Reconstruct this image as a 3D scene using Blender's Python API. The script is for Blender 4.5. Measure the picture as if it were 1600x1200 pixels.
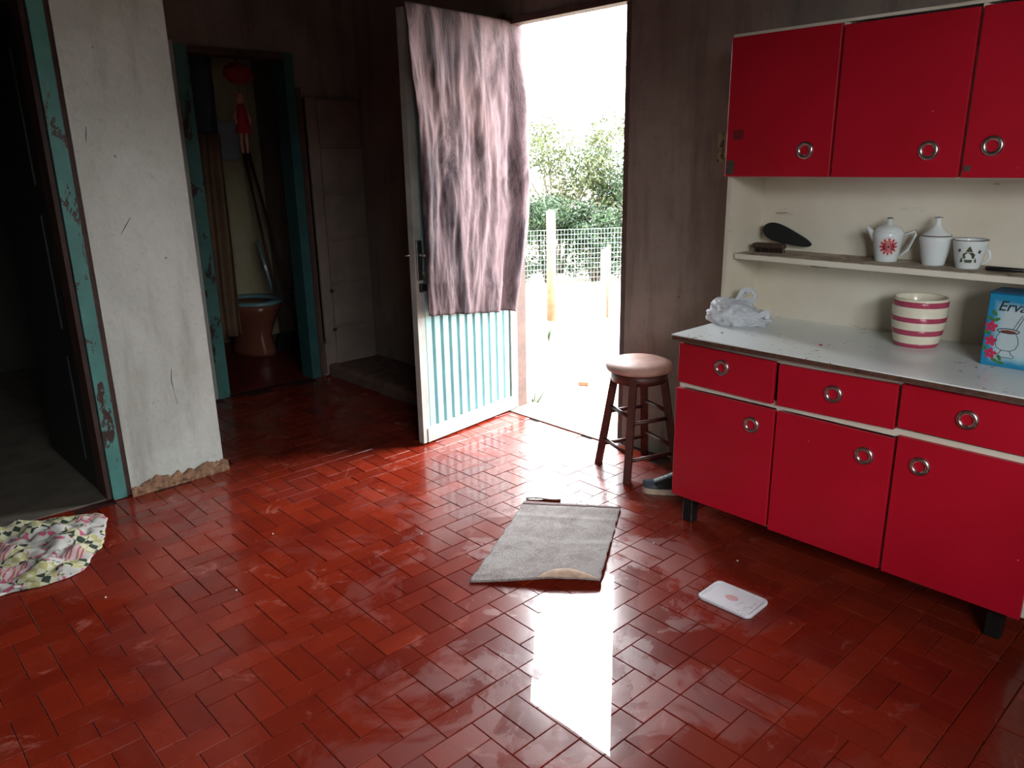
import bpy, bmesh, math, random
import numpy as np
from mathutils import Matrix, Vector, noise
random.seed(7)
S = bpy.context.scene
for o in list(bpy.data.objects): bpy.data.objects.remove(o)
COL = S.collection
PI = math.pi

# ------------------------------------------------------------------ camera
CAM_H = 1.45
yaw, pitch, roll = math.radians(42.55), math.radians(16.39), math.radians(-1.05)
F = Vector((math.sin(yaw)*math.cos(pitch), math.cos(yaw)*math.cos(pitch), -math.sin(pitch)))
rt = F.cross(Vector((0, 0, 1))).normalized(); up = rt.cross(F)
r2 = rt*math.cos(roll)+up*math.sin(roll); u2 = -rt*math.sin(roll)+up*math.cos(roll)
cd = bpy.data.cameras.new('camera'); cam = bpy.data.objects.new('camera', cd); COL.objects.link(cam)
M3 = Matrix((r2, u2, -F)).transposed()
cam.matrix_world = Matrix.Translation((0, 0, CAM_H)) @ M3.to_4x4()
cd.sensor_width = 36; cd.lens = 1202/1600*36; cd.clip_start = .02; cd.clip_end = 300
S.camera = cam

# ------------------------------------------------------------------ world (flat bright overcast sky)
SKY = 11.0
w = bpy.data.worlds.new('sky'); S.world = w; w.use_nodes = True
bg = w.node_tree.nodes['Background']; bg.inputs[0].default_value = (.93, .97, 1, 1); bg.inputs[1].default_value = SKY
S.view_settings.view_transform = 'Standard'; S.view_settings.look = 'None'
S.view_settings.exposure = 1.55; S.view_settings.gamma = 1; S.view_settings.use_curve_mapping = False

def portal(name, loc, rot, sx, sy):
    l = bpy.data.lights.new(name, 'AREA'); l.shape = 'RECTANGLE'; l.size = sx; l.size_y = sy
    l.energy = 1.0; l.cycles.is_portal = True
    o = bpy.data.objects.new(name, l); COL.objects.link(o); o.location = loc; o.rotation_euler = rot
portal('doorway_portal', (3.10, 2.85, 1.075), (0, PI/2, 0), 2.15, .86)
portal('window_portal', (.3, -1.06, 1.72), (PI/2, 0, 0), 1.9, 1.16)

# ------------------------------------------------------------------ materials
def srgb(r, g, b):
    f = lambda c: (c/255/12.92 if c/255 <= .04045 else ((c/255+.055)/1.055)**2.4)
    return (f(r), f(g), f(b), 1)
class NT:
    def __init__(s, name):
        s.m = bpy.data.materials.new(name); s.m.use_nodes = True
        s.t = s.m.node_tree; s.p = s.t.nodes['Principled BSDF']; s.out = s.t.nodes['Material Output']
    def n(s, t, **k):
        x = s.t.nodes.new(t)
        for a, b in k.items():
            if a.startswith('i_'):
                key = a[2:]; key = int(key) if key.isdigit() else key.replace('_', ' ')
                x.inputs[key].default_value = b
            else: setattr(x, a, b)
        return x
    def l(s, a, b): s.t.links.new(a, b)
    def pos(s, sc=(1, 1, 1), obj=False):
        g = s.n('ShaderNodeTexCoord').outputs['Object'] if obj else s.n('ShaderNodeNewGeometry').outputs['Position']
        mp = s.n('ShaderNodeMapping'); mp.inputs['Scale'].default_value = sc; s.l(g, mp.inputs[0]); return mp.outputs[0]
    def noise(s, vec, scale, detail=4, rough=.6, dist=0):
        x = s.n('ShaderNodeTexNoise'); x.inputs['Scale'].default_value = scale; x.inputs['Detail'].default_value = detail
        x.inputs['Roughness'].default_value = rough; x.inputs['Distortion'].default_value = dist
        s.l(vec, x.inputs['Vector']); return x.outputs['Fac']
    def ramp(s, fac, stops):
        x = s.n('ShaderNodeValToRGB'); e = x.color_ramp.elements
        while len(e) < len(stops): e.new(.5)
        for k, (p, c) in zip(e, stops):
            k.position = p; k.color = c if hasattr(c, '__len__') else (c, c, c, 1)
        s.l(fac, x.inputs[0]); return x.outputs[0]
    def mix(s, fac, a, b, bt='MIX'):
        x = s.n('ShaderNodeMix', data_type='RGBA', blend_type=bt)
        for v, i in ((fac, 0), (a, 6), (b, 7)):
            if hasattr(v, 'is_linked'): s.l(v, x.inputs[i])
            else: x.inputs[i].default_value = v
        return x.outputs[2]
    def math(s, op, a, b=0.0, clamp=False):
        x = s.n('ShaderNodeMath', operation=op, use_clamp=clamp)
        for v, i in ((a, 0), (b, 1)):
            if hasattr(v, 'is_linked'): s.l(v, x.inputs[i])
            else: x.inputs[i].default_value = v
        return x.outputs[0]
    def bump(s, h, st=.3, d=.01):
        x = s.n('ShaderNodeBump'); x.inputs['Strength'].default_value = st; x.inputs['Distance'].default_value = d
        s.l(h, x.inputs['Height']); s.l(x.outputs[0], s.p.inputs['Normal'])
    def set(s, **k):
        for a, b in k.items():
            i = s.p.inputs[a.replace('_', ' ')]
            if hasattr(b, 'is_linked'): s.l(b, i)
            else: i.default_value = b
        return s

def plain(name, col, rough=.5, var=.25, scale=25, bump=0, spec=.5, metal=0, coat=0, obj=True):
    """one colour with mottled wear"""
    k = NT(name); v = k.pos(obj=obj); n = k.noise(v, scale)
    dark = tuple(c*(1-var) for c in col[:3])+(1,); lite = tuple(min(1, c*(1+var)) for c in col[:3])+(1,)
    k.set(Base_Color=k.ramp(n, [(.3, dark), (.7, lite)]), Roughness=rough, Metallic=metal)
    k.p.inputs['Specular IOR Level'].default_value = spec
    if coat: k.p.inputs['Coat Weight'].default_value = coat
    if bump: k.bump(k.noise(v, scale*2.5), bump, .004)
    return k.m

def plaster(name, a, b, stain, seed=0.0, rough=.85):
    k = NT(name); v = k.pos()
    big = k.noise(v, 1.6, 6, .65, .6); vert = k.noise(k.pos((7, 7, 1.1)), 1.3, 5, .6); fine = k.noise(v, 28, 5, .7)
    c = k.mix(k.ramp(big, [(.35, 0.), (.68, 1.)]), a, b)
    c = k.mix(k.math('MULTIPLY', k.ramp(vert, [(.5, 0.), (.72, 1.)]), .55), c, stain)
    c = k.mix(k.math('MULTIPLY', k.ramp(fine, [(.55, 0.), (.75, 1.)]), .3), c, stain)
    vr = k.n('ShaderNodeTexVoronoi'); vr.inputs['Scale'].default_value = 7; k.l(v, vr.inputs['Vector'])
    spot = k.ramp(vr.outputs['Distance'], [(.02, 1.), (.05, 0.)])
    c = k.mix(k.math('MULTIPLY', spot, .7), c, tuple(x*.3 for x in stain[:3])+(1,))
    k.set(Base_Color=c, Roughness=rough); k.bump(k.math('ADD', fine, k.math('MULTIPLY', big, 2)), .25, .01)
    return k.m

def peeling(name, paint, under, amount=.58, scale=14, rough=.45, stretch=(1, 1, .35), obj=True):
    k = NT(name); v = k.pos(stretch, obj); n = k.noise(v, scale, 8, .7, .4)
    m = k.ramp(n, [(amount, 0.), (amount+.02, 1.)])
    d = k.noise(k.pos((1, 1, 1), obj), 5, 4)
    p2 = k.mix(k.ramp(d, [(.35, 0.), (.7, 1.)]), paint, tuple(c*.62 for c in paint[:3])+(1,))
    k.set(Base_Color=k.mix(m, p2, under), Roughness=rough); k.bump(k.math('SUBTRACT', 1.0, m), .5, .002)
    return k.m

MT = {}
MT['wall'] = plaster('aged_plaster', srgb(162, 164, 156), srgb(186, 188, 182), srgb(122, 116, 106))
MT['wall_dark'] = plaster('dark_brown_plaster', srgb(118, 104, 95), srgb(140, 126, 116), srgb(78, 64, 56))  # mottled brown plaster, darker than the partition plaster
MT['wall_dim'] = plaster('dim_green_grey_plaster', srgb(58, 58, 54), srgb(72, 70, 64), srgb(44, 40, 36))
MT['bath_wall'] = plaster('bathroom_cream_plaster', srgb(175, 165, 130), srgb(190, 180, 150), srgb(120, 110, 90))
MT['ceiling'] = plain('ceiling_boards', srgb(52, 44, 40), .8, .2, 6)
MT['cement'] = plain('grey_cement', srgb(96, 88, 78), .7, .3, 6, .3, obj=False)
MT['crumble'] = plain('crumbling_mortar', srgb(120, 88, 66), .95, .5, 40, .8, obj=False)
MT['teal'] = peeling('peeling_teal_paint', srgb(70, 124, 117), srgb(48, 30, 25), .555, 13)
MT['teal_shaded'] = peeling('peeling_shaded_teal_paint', srgb(50, 92, 92), srgb(50, 32, 26), .66, 10)  # shaded copy of the teal paint, the shade is put into its colour
MT['frame_brown'] = plain('weathered_brown_wood', srgb(74, 50, 42), .6, .35, 12, .3)
MT['dark_door'] = plain('dark_green_door', srgb(38, 42, 40), .5, .3, 8)
MT['door_white'] = peeling('peeling_white_door_paint', srgb(164, 164, 156), srgb(110, 72, 50), .63, 16, .5)
MT['door_sheet'] = plain('pale_teal_sheet_metal', srgb(132, 172, 174), .38, .1, 5)
MT['cream'] = plain('cream_painted_panel', srgb(124, 110, 100), .55, .2, 6, .2)
MT['steel'] = plain('worn_steel', srgb(150, 148, 145), .35, .3, 40, metal=1)
MT['black_metal'] = plain('blackened_metal', srgb(28, 26, 26), .45, .3, 30, metal=.3)

# floor tile: waxed and wet red cement tile
k = NT('waxed_red_tile')
oi = k.n('ShaderNodeObjectInfo').outputs['Random']; isl = k.n('ShaderNodeNewGeometry').outputs['Random Per Island']
rnd = k.math('FRACT', k.math('ADD', oi, isl))
v = k.pos(); nz = k.noise(v, 3.2, 6, .65, .3); fn = k.noise(v, 22, 5, .7)
c = k.ramp(rnd, [(0., srgb(104, 28, 14)), (.5, srgb(114, 32, 16)), (1., srgb(125, 38, 20))])
c = k.mix(k.math('MULTIPLY', k.ramp(nz, [(.35, 1.), (.55, 0.)]), .5), c, srgb(84, 18, 14))
c = k.mix(k.math('MULTIPLY', k.ramp(k.noise(v, 5.5, 7, .7, .6), [(.60, 0.), (.68, 1.)]), .40), c, srgb(170, 104, 92))
c = k.mix(k.math('MULTIPLY', k.ramp(fn, [(.58, 0.), (.72, 1.)]), .35), c, srgb(70, 22, 18))
wet = k.ramp(k.noise(v, 2.6, 7, .68, .8), [(.42, 0.), (.5, 1.)])
k.set(Base_Color=c, Roughness=k.mix(wet, (.42, .42, .42, 1), (.22, .22, .22, 1)))
k.set(Coat_Weight=k.mix(wet, (.07, .07, .07, 1), (.34, .34, .34, 1))); k.p.inputs['Specular IOR Level'].default_value = .38
k.set(Coat_Roughness=k.mix(wet, (.20, .20, .20, 1), (.09, .09, .09, 1)))
k.bump(k.math('ADD', k.math('MULTIPLY', nz, .8), k.math('MULTIPLY', fn, .12)), .12, .006)
MT['tile'] = k.m
MT['grout'] = plain('dark_tile_joint', srgb(52, 16, 12), .6, .3, 30, obj=False)

# water film: fresnel reflection over a clear film
k = NT('clear_water'); gl = k.n('ShaderNodeBsdfGlossy'); gl.inputs['Roughness'].default_value = .01
tr = k.n('ShaderNodeBsdfTransparent'); tr.inputs[0].default_value = (.93, .9, .9, 1)
fr = k.n('ShaderNodeFresnel'); fr.inputs[0].default_value = 1.5
mx = k.n('ShaderNodeMixShader'); fac = k.math('MULTIPLY', fr.outputs[0], k.math('SUBTRACT', 1.0, k.n('ShaderNodeNewGeometry').outputs['Backfacing'])); k.l(fac, mx.inputs[0]); k.l(tr.outputs[0], mx.inputs[1]); k.l(gl.outputs[0], mx.inputs[2])
bp = k.n('ShaderNodeBump'); bp.inputs['Strength'].default_value = .03; bp.inputs['Distance'].default_value = .002
k.l(k.noise(k.pos(), 9, 2), bp.inputs['Height']); k.l(bp.outputs[0], gl.inputs['Normal']); k.l(mx.outputs[0], k.out.inputs[0])
MT['water'] = k.m

# ------------------------------------------------------------------ mesh helpers
class MB:
    def __init__(s): s.v = []; s.f = []; s.mi = []; s.smooth = []
    def add(s, vs, fs, mi=0, sm=False):
        b = len(s.v); s.v += [tuple(x) for x in vs]; s.f += [tuple(i+b for i in f) for f in fs]
        s.mi += [mi]*len(fs); s.smooth += [sm]*len(fs); return s
    def box(s, x0, x1, y0, y1, z0, z1, mi=0, ch=0):
        if x0 > x1: x0, x1 = x1, x0
        if y0 > y1: y0, y1 = y1, y0
        if ch <= 0:
            vs = [(x, y, z) for z in (z0, z1) for y in (y0, y1) for x in (x0, x1)]
            return s.add(vs, [(0, 2, 3, 1), (4, 5, 7, 6), (0, 1, 5, 4), (2, 6, 7, 3), (0, 4, 6, 2), (1, 3, 7, 5)], mi)
        # chamfered box through bmesh
        bm = bmesh.new(); bmesh.ops.create_cube(bm, size=1)
        for q in bm.verts: q.co = ((x0+x1)/2+q.co.x*(x1-x0), (y0+y1)/2+q.co.y*(y1-y0), (z0+z1)/2+q.co.z*(z1-z0))
        bmesh.ops.bevel(bm, geom=bm.edges[:], offset=ch, segments=1, affect='EDGES')
        bm.verts.index_update()
        s.add([q.co for q in bm.verts], [tuple(q.index for q in f.verts) for f in bm.faces], mi); bm.free(); return s
    def lathe(s, prof, c=(0, 0, 0), n=28, mi=0, wob=None):
        vs = []; m = len(prof)
        for i in range(n):
            a = 2*PI*i/n
            for r, z in prof: vs.append((c[0]+r*math.cos(a), c[1]+r*math.sin(a), c[2]+z))
        fs = [(i*m+j, ((i+1) % n)*m+j, ((i+1) % n)*m+j+1, i*m+j+1) for i in range(n) for j in range(m-1)]
        return s.add(vs, fs, mi, True)
    def tube(s, pts, r, n=8, mi=0, cap=True, closed=False):
        pts = [Vector(p) for p in pts]; m = len(pts); rs = r if hasattr(r, '__len__') else [r]*m
        vs = []; prev = None
        for i, p in enumerate(pts):
            a = pts[(i-1) % m] if (i or closed) else p; b = pts[(i+1) % m] if (i < m-1 or closed) else p
            t = (b-a).normalized()
            if prev is None:
                prev = t.cross(Vector((0, 0, 1)))
                if prev.length < .1: prev = t.cross(Vector((1, 0, 0)))
            x = (prev-t*prev.dot(t)).normalized(); y = t.cross(x); prev = x
            for j in range(n):
                q = 2*PI*j/n; vs.append(p+(x*math.cos(q)+y*math.sin(q))*rs[i])
        e = m if closed else m-1
        fs = [(i*n+j, i*n+(j+1) % n, ((i+1) % m)*n+(j+1) % n, ((i+1) % m)*n+j) for i in range(e) for j in range(n)]
        if cap and not closed: fs += [tuple(range(n))[::-1], tuple((m-1)*n+j for j in range(n))]
        return s.add(vs, fs, mi, True)
    def grid(s, fn, nu, nv, mi=0):
        vs = [fn(i/nu, j/nv) for j in range(nv+1) for i in range(nu+1)]
        fs = [(j*(nu+1)+i, j*(nu+1)+i+1, (j+1)*(nu+1)+i+1, (j+1)*(nu+1)+i) for j in range(nv) for i in range(nu)]
        return s.add(vs, fs, mi, True)
    def prism(s, poly, y0, y1, ax='xz', mi=0):
        n = len(poly)
        def P(a, b, d): return {'xz': (a, d, b), 'xy': (a, b, d), 'yz': (d, a, b)}[ax]
        vs = [P(a, b, y0) for a, b in poly]+[P(a, b, y1) for a, b in poly]
        fs = [tuple(range(n)), tuple(range(2*n-1, n-1, -1))]+[(i, i+n, (i+1) % n+n, (i+1) % n) for i in range(n)]
        return s.add(vs, fs, mi)
    def mesh(s, name, mats):
        me = bpy.data.meshes.new(name); me.from_pydata(s.v, [], s.f)
        for m in (mats if isinstance(mats, (list, tuple)) else [mats]): me.materials.append(MT[m] if isinstance(m, str) else m)
        me.polygons.foreach_set('material_index', s.mi); me.polygons.foreach_set('use_smooth', s.smooth)
        bm = bmesh.new(); bm.from_mesh(me); bmesh.ops.recalc_face_normals(bm, faces=bm.faces); bm.to_mesh(me); bm.free()
        me.update(); return me
    def build(s, name, mats, parent=None, loc=None, rot=None):
        o = bpy.data.objects.new(name, s.mesh(name, mats)); COL.objects.link(o)
        if parent: o.parent = parent
        if loc: o.location = loc
        if rot: o.rotation_euler = rot
        return o
def inst(name, me, parent=None, loc=(0, 0, 0), rot=(0, 0, 0)):
    o = bpy.data.objects.new(name, me); COL.objects.link(o); o.parent = parent; o.location = loc; o.rotation_euler = rot; return o
def tag(o, label, cat, group=None, kind=None):
    o['label'] = label; o['category'] = cat
    if group: o['group'] = group
    if kind: o['kind'] = kind
    return o
def plab(o, label): o['label'] = label; return o
def empty(name, loc=(0, 0, 0), rz=0, rot=None):
    o = bpy.data.objects.new(name, None); COL.objects.link(o); o.location = loc; o.rotation_euler = rot or (0, 0, rz)
    o.empty_display_size = .05; return o
def solid(o, t, off=0):
    m = o.modifiers.new('thickness', 'SOLIDIFY'); m.thickness = t; m.offset = off; return o
def B(*a, **k): return MB().box(*a, **k)

# ------------------------------------------------------------------ the setting
XW = 3.0          # inner face of the wall with the entry door and the cupboards
XO = 3.09         # its outer face
D0, D1, DT = 2.42, 3.28, 2.15
CZ = 2.55
ST = 'structure'
m = MB()
m.box(XW, XO, -1.04, D0, -.15, CZ); m.box(XW, XO, D1, 6.7, -.15, CZ); m.box(XW, XO, D0, D1, DT, CZ)
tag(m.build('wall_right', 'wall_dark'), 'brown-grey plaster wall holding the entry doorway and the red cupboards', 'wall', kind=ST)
m = MB()
m.box(1.335, 1.80, 4.75, 4.87, -.15, CZ); m.box(2.53, XW, 4.75, 4.87, -.15, CZ); m.box(1.80, 2.53, 4.75, 4.87, 2.10, CZ)
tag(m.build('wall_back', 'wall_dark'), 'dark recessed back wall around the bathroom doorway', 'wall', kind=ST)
m = MB()
m.box(.905, 1.335, 3.56, 3.70, -.15, CZ); m.box(1.20, 1.335, 3.70, 4.87, -.15, CZ); m.box(-1.5, .905, 3.56, 3.70, 2.12, CZ); m.box(-1.5, -.05, 3.56, 3.70, 0, 2.12)
m.box(1.20, 1.335, 4.87, 6.7, -.15, CZ)
wp_ = tag(m.build('wall_partition', 'wall'), 'pale worn plaster wall end beside the dark room on the left', 'wall', kind=ST)
MT['scuff'] = plain('dark_scuff', srgb(92, 86, 80), .9, .2, 40)
for pts_ in ([(1.155, .55), (1.148, .50), (1.152, .44), (1.160, .38)], [(1.08, 1.235), (1.055, 1.20), (1.03, 1.165)], [(.965, 1.60), (.960, 1.57), (.955, 1.54)]):
    MB().tube([(x_, 3.5605, z_) for x_, z_ in pts_], [.0016+.001*math.sin(i_*2) for i_ in range(len(pts_))], 5).build('scuff_mark', 'scuff', wp_)
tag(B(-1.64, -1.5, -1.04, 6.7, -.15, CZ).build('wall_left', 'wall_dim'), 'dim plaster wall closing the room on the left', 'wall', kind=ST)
m = MB(); m.box(-1.5, -.65, -1.04, -.9, -.15, CZ); m.box(1.25, XW, -1.04, -.9, -.15, CZ); m.box(-.65, 1.25, -1.04, -.9, 0, 1.14); m.box(-.65, 1.25, -1.04, -.9, 2.30, CZ)
tag(m.build('wall_rear', 'wall'), 'plaster wall with a small window behind the viewer', 'wall', kind=ST)
m = MB()
for a, b, c_, d in ((-.65, 1.25, 1.14, 1.18), (-.65, 1.25, 2.26, 2.30), (-.65, -.61, 1.18, 2.26), (1.21, 1.25, 1.18, 2.26), (.28, .32, 1.18, 2.26)): m.box(a, b, -1.01, -.94, c_, d)
tag(m.build('window_1', 'teal'), 'teal wooden window frame behind the viewer', 'window', kind=ST)
tag(B(-1.64, XO, -1.60, -1.04, 2.36, 2.42).build('steep_sky_blocker', 'ceiling'), 'added unseen light-cutting eaves outside the window behind the viewer', 'blocker', kind=ST)  # unseen slab, added to keep steep sky light off the near floor
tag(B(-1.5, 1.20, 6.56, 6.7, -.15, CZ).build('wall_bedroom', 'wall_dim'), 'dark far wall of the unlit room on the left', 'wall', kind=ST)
m = MB(); m.box(1.335, XW, 6.3, 6.44, -.15, CZ)
tag(m.build('wall_bathroom', 'bath_wall'), 'cream plaster wall at the back of the bathroom', 'wall', kind=ST)
tag(B(-1.64, XO, -1.04, 6.7, CZ, CZ+.1).build('ceiling', 'ceiling'), 'dark boarded ceiling above the kitchen', 'ceiling', kind=ST)

# floor slab + tiles
fl = MB(); fl.box(-1.5, .92, -.9, 3.60, -.15, -.004); fl.box(.92, XO, -.9, 4.80, -.15, -.004)
floor = tag(fl.build('floor', 'grout'), 'red tiled kitchen floor, wet and shining near the doorway', 'floor', kind=ST)
tag(B(-1.5, 1.20, 3.60, 6.56, -.15, .004).build('floor', 'cement'), 'dull grey cement floor of the dark room on the left', 'floor', kind=ST)
tag(B(1.335, XW, 4.80, 6.3, -.15, -.002).build('floor', plain('dark_red_cement', srgb(92, 24, 18), .35, .3, 6, obj=False)), 'dark red floor inside the bathroom', 'floor', kind=ST)
GU, GV, U0, V0 = .0821, .0803, .0046, -.0123
tiles = []   # (i, j, horizontal)
for j0 in range(-26, 60, 4):
    mI = (j0-10)//4
    par = {0: 0, 1: 1, 2: 1}.get(mI, (mI*7//3) % 2)
    j = j0
    for c_ in range(-12, 22):
        i = 2*c_+par; ph = {0: (c_ % 2), 2: ((i-11)//2) % 2}.get(mI, (c_+mI) % 2)
        if ph == 0:   # pair low, header above
            tiles += [(i, j, 0), (i+1, j, 0), (i, j+2, 1)]
        else:
            tiles += [(i, j+1, 0), (i+1, j+1, 0), (i, j, 1)]
        tiles.append((i+1, j+3, 1))
def cam_px(p):
    d = M3.transposed() @ (Vector(p)-Vector((0, 0, CAM_H)))
    if d.z > -.05: return None
    return 800+1202*d.x/-d.z, 600-1202*d.y/-d.z, -d.z
def tile_mesh(lx, ly):
    a, b, e = lx/2-.0009, ly/2-.0009, .0016
    vs = [(-a, -b, -.02), (a, -b, -.02), (a, b, -.02), (-a, b, -.02), (-a, -b, -e), (a, -b, -e), (a, b, -e), (-a, b, -e),
          (-a+e, -b+e, 0), (a-e, -b+e, 0), (a-e, b-e, 0), (-a+e, b-e, 0)]
    fs = [(3, 2, 1, 0), (8, 9, 10, 11)]
    for i in range(4):
        q = (i+1) % 4; fs += [(i, q, q+4, i+4), (i+4, q+4, q+8, i+8)]
    return vs, fs
th, tv = tile_mesh(2*GU, GV), tile_mesh(GU, 2*GV)
meh = MB().add(*th).mesh('tile', 'tile'); mev = MB().add(*tv).mesh('tile', 'tile')
placed = []
rt_ = random.Random(3)
for i, j, h in tiles:
    cx = U0+GU*(i+(1 if h else .5)); cy = V0+GV*(j+(.5 if h else 1))
    if not (-1.45 < cx < 2.96): continue
    if cy < -1.0 or cy > 4.71 or (cy > 3.53 and cx < 1.38): continue
    q = cam_px((cx, cy, 0)); vis = q and -40 < q[0] < 1640 and -40 < q[1] < 1240
    if cx > 2.5 and cy < 1.6: vis = False
    placed.append((-(1/q[2]**3 if vis else 0), cx, cy, h))
placed.sort()
rest = MB()
for n_, (key, cx, cy, h) in enumerate(placed):
    tz = rt_.uniform(-.0007, .0007); rx, ry = rt_.gauss(0, .0013), rt_.gauss(0, .0013); rz = rt_.gauss(0, .003)
    if n_ < 300:
        inst('tile', meh if h else mev, floor, (cx, cy, tz), (rx, ry, rz))
    else:
        R = Matrix.Rotation(rz, 3, 'Z') @ Matrix.Rotation(rx, 3, 'X') @ Matrix.Rotation(ry, 3, 'Y')
        vs, fs = th if h else tv
        rest.add([R @ Vector(x)+Vector((cx, cy, tz)) for x in vs], fs)
o = rest.build('tile_field', 'tile', floor); o['kind'] = 'stuff'

# crumbling mortar foot of the partition
rb = random.Random(5)
m = MB()
nseg = 46
def foot(a, b):
    x = .90+.455*a; n1 = noise.noise((x*22, 3.1, b*3)); n2 = noise.noise((x*60, 7.7, b*5))
    if b < .5: y = 3.558-.016*(1-b*.5)+.012*n1+.006*n2; z = -.002+.055*b*(1+.6*n1)
    else: y = 3.559-.012*(1-b)*2*.8+.008*n1*(1-b); z = .0255+.0165*n1+(.05+.06*n1+.03*n2)*(b-.5)
    return (x, y, z)
m.grid(foot, nseg*2, 8)
tag(solid(m.build('baseboard_partition', 'crumble'), .006), 'crumbling brown mortar strip along the foot of the pale wall', 'baseboard', kind=ST)

# entry door frame
t = tag(empty('trim_1', (XW, D1, 0)), 'brown wooden frame of the open entry doorway', 'door frame', kind=ST)
B(.0, .09, -.045, 0, 0, DT).build('jamb', 'frame_brown', t)
B(.0, .09, -(D1-D0), -(D1-D0)+.03, 0, DT).build('jamb', 'frame_brown', t)
B(-.012, .06, -(D1-D0), 0, DT-.03, DT).build('lintel', 'frame_brown', t)
B(-.012, .015, -.01, .04, 0, DT+.03).build('stop_bead', 'frame_brown', t)
tag(B(XW-.07, XO+.06, D0+.03, D1-.045, -.15, .006).build('trim_4', 'cement'), 'worn cement threshold under the entry doorway', 'threshold', kind=ST)

# bathroom frame
t = tag(empty('trim_2', (1.86, 4.75, 0)), 'teal painted wooden frame around the bathroom doorway', 'door frame', kind=ST)
B(-.06, .015, -.02, .13, 0, 2.10).build('jamb', 'teal', t)
B(-.095, -.06, -.012, .0, 0, 2.12).build('casing', 'wall', t)
B(.605, .67, -.02, .13, 0, 2.10).build('jamb', 'teal_shaded', t)
B(.015, .605, -.02, .13, 2.06, 2.10).build('lintel', 'frame_brown', t)
B(.67, .70, -.03, .0, 0, 1.9).build('casing', 'frame_brown', t)

# dark room frame + leaf
t = tag(empty('trim_3', (.905, 3.56, 0)), 'peeling teal door jamb against the pale plaster wall end', 'door frame', kind=ST)
B(-.080, -.022, -.004, .15, .004, 2.12).build('jamb', 'teal', t)
B(-.022, -.0, .008, .15, .004, 2.12).build('filler_strip', 'frame_brown', t)
B(-.955, -.095, -.004, .15, 2.06, 2.12).build('lintel', 'teal_shaded', t)
B(-.955, -.895, -.004, .15, .004, 2.06).build('jamb', 'teal_shaded', t)
B(-.100, -.082, .02, .15, .004, 2.06).build('stop_bead', 'frame_brown', t)
t = tag(empty('door_2', (.842, 3.722, .012), math.radians(91)), 'very dark door leaf swung open into the unlit room', 'door', kind=ST)
B(0, .78, 0, .035, 0, 2.03).build('leaf', 'dark_door', t)
for z0, z1 in ((.12, .62), (.74, 1.24), (1.36, 1.9)): B(.1, .68, .033, .042, z0, z1, ch=.003).build('panel', 'dark_door', t)

# panelled leaf next to the bathroom
t = tag(empty('door_3', (2.575, 4.722, .015)), 'narrow cream panelled door leaf flat against the back wall', 'door', kind=ST)
B(0, .075, -.022, .02, .22, 1.83, ch=.002).build('stile', 'cream', t)
B(0, .40, -.002, .018, 0, 1.83).build('backing', 'cream', t)
for i in range(6):
    z0 = .035+i*.3; B(.085, .385, -.016, .0, z0, z0+.283, ch=.004).build('panel', 'cream', t)
for z in (.30, .57): B(.06, .09, -.028, -.012, z, z+.02).build('hinge', 'steel', t)

# low cement ledge behind the entry door
m = MB()
def ledge(a, b):
    y = 3.36+1.36*a; n1 = noise.noise((y*9, b*3, .4))*.012
    if b < .4: return (2.60-.02*b+n1, y, -.01+.09*b/.4+n1*.5)
    return (2.60+n1*(1-b)+(b-.4)/.6*.39, y, .08+n1*.4)
m.grid(ledge, 40, 10); m.add([(2.99, 3.36, 0), (2.99, 3.36, .08), (2.6, 3.36, .08), (2.6, 3.36, -.0)], [(0, 1, 2, 3)])
tag(m.build('trim_5', plain('rough_brown_cement', srgb(98, 74, 64), .85, .4, 14, .5, obj=False)), 'low rough cement ledge on the floor behind the entry door', 'ledge', kind=ST)

# ------------------------------------------------------------------ entry door leaf
ld = Vector((-.785, -.108)); LA = math.atan2(ld.y, ld.x)
door = tag(empty('door_1', (3.005, 3.262, .012), LA), 'pale teal metal-strip entry door standing open into the kitchen', 'door', kind=ST)
LW, LH = .79, 2.10
B(0, .055, 0, .036, .0, LH).build('stile', 'door_white', door)
B(LW-.05, LW, 0, .036, .0, LH).build('stile', 'door_white', door)
B(.055, LW-.05, 0, .032, LH-.08, LH).build('rail', 'door_white', door)
B(.04, LW-.03, 0, .040, .0, .075).build('bottom_rail', 'door_white', door)
nst = 11; sw = (LW-.105)/nst
for i in range(nst):
    x0 = .055+i*sw
    prof = [(x0, .008), (x0+sw*.10, .024), (x0+sw*.72, .024), (x0+sw*.80, .014), (x0+sw, .008), (x0+sw, .003), (x0, .003)]
    MB().prism(prof, .075, LH-.08, 'xy').build('metal_strip', 'door_sheet', door)
lk = B(LW-.046, LW-.010, .034, .046, .86, 1.06, ch=.002).build('lock_plate', 'steel', door)
m = MB(); m.tube([(LW-.028, .04, .985), (LW-.028, .075, .985), (LW-.075, .08, .983)], .007); m.tube([(LW+.03, -.0, .985), (LW-.03, .02, .985)], .005)
m.build('handle', 'steel', lk)
m = MB(); m.tube([(LW-.05+.014*math.cos(a), .052, .895+.014*math.sin(a)) for a in [i*PI/6 for i in range(12)]], .0025, 6, closed=True); m.box(LW-.053, LW-.047, .046, .050, .855, .885)
m.build('key_ring', 'steel', lk)
B(LW-.06, LW-.018, .036, .056, .80, .845, ch=.005).build('latch_box', 'black_metal', door)
for z in (.25, 1.8):
    m = MB(); m.tube([(.0, .02, z), (.0, .02, z+.09)], .009); m.build('hinge', 'black_metal', door)

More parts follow.
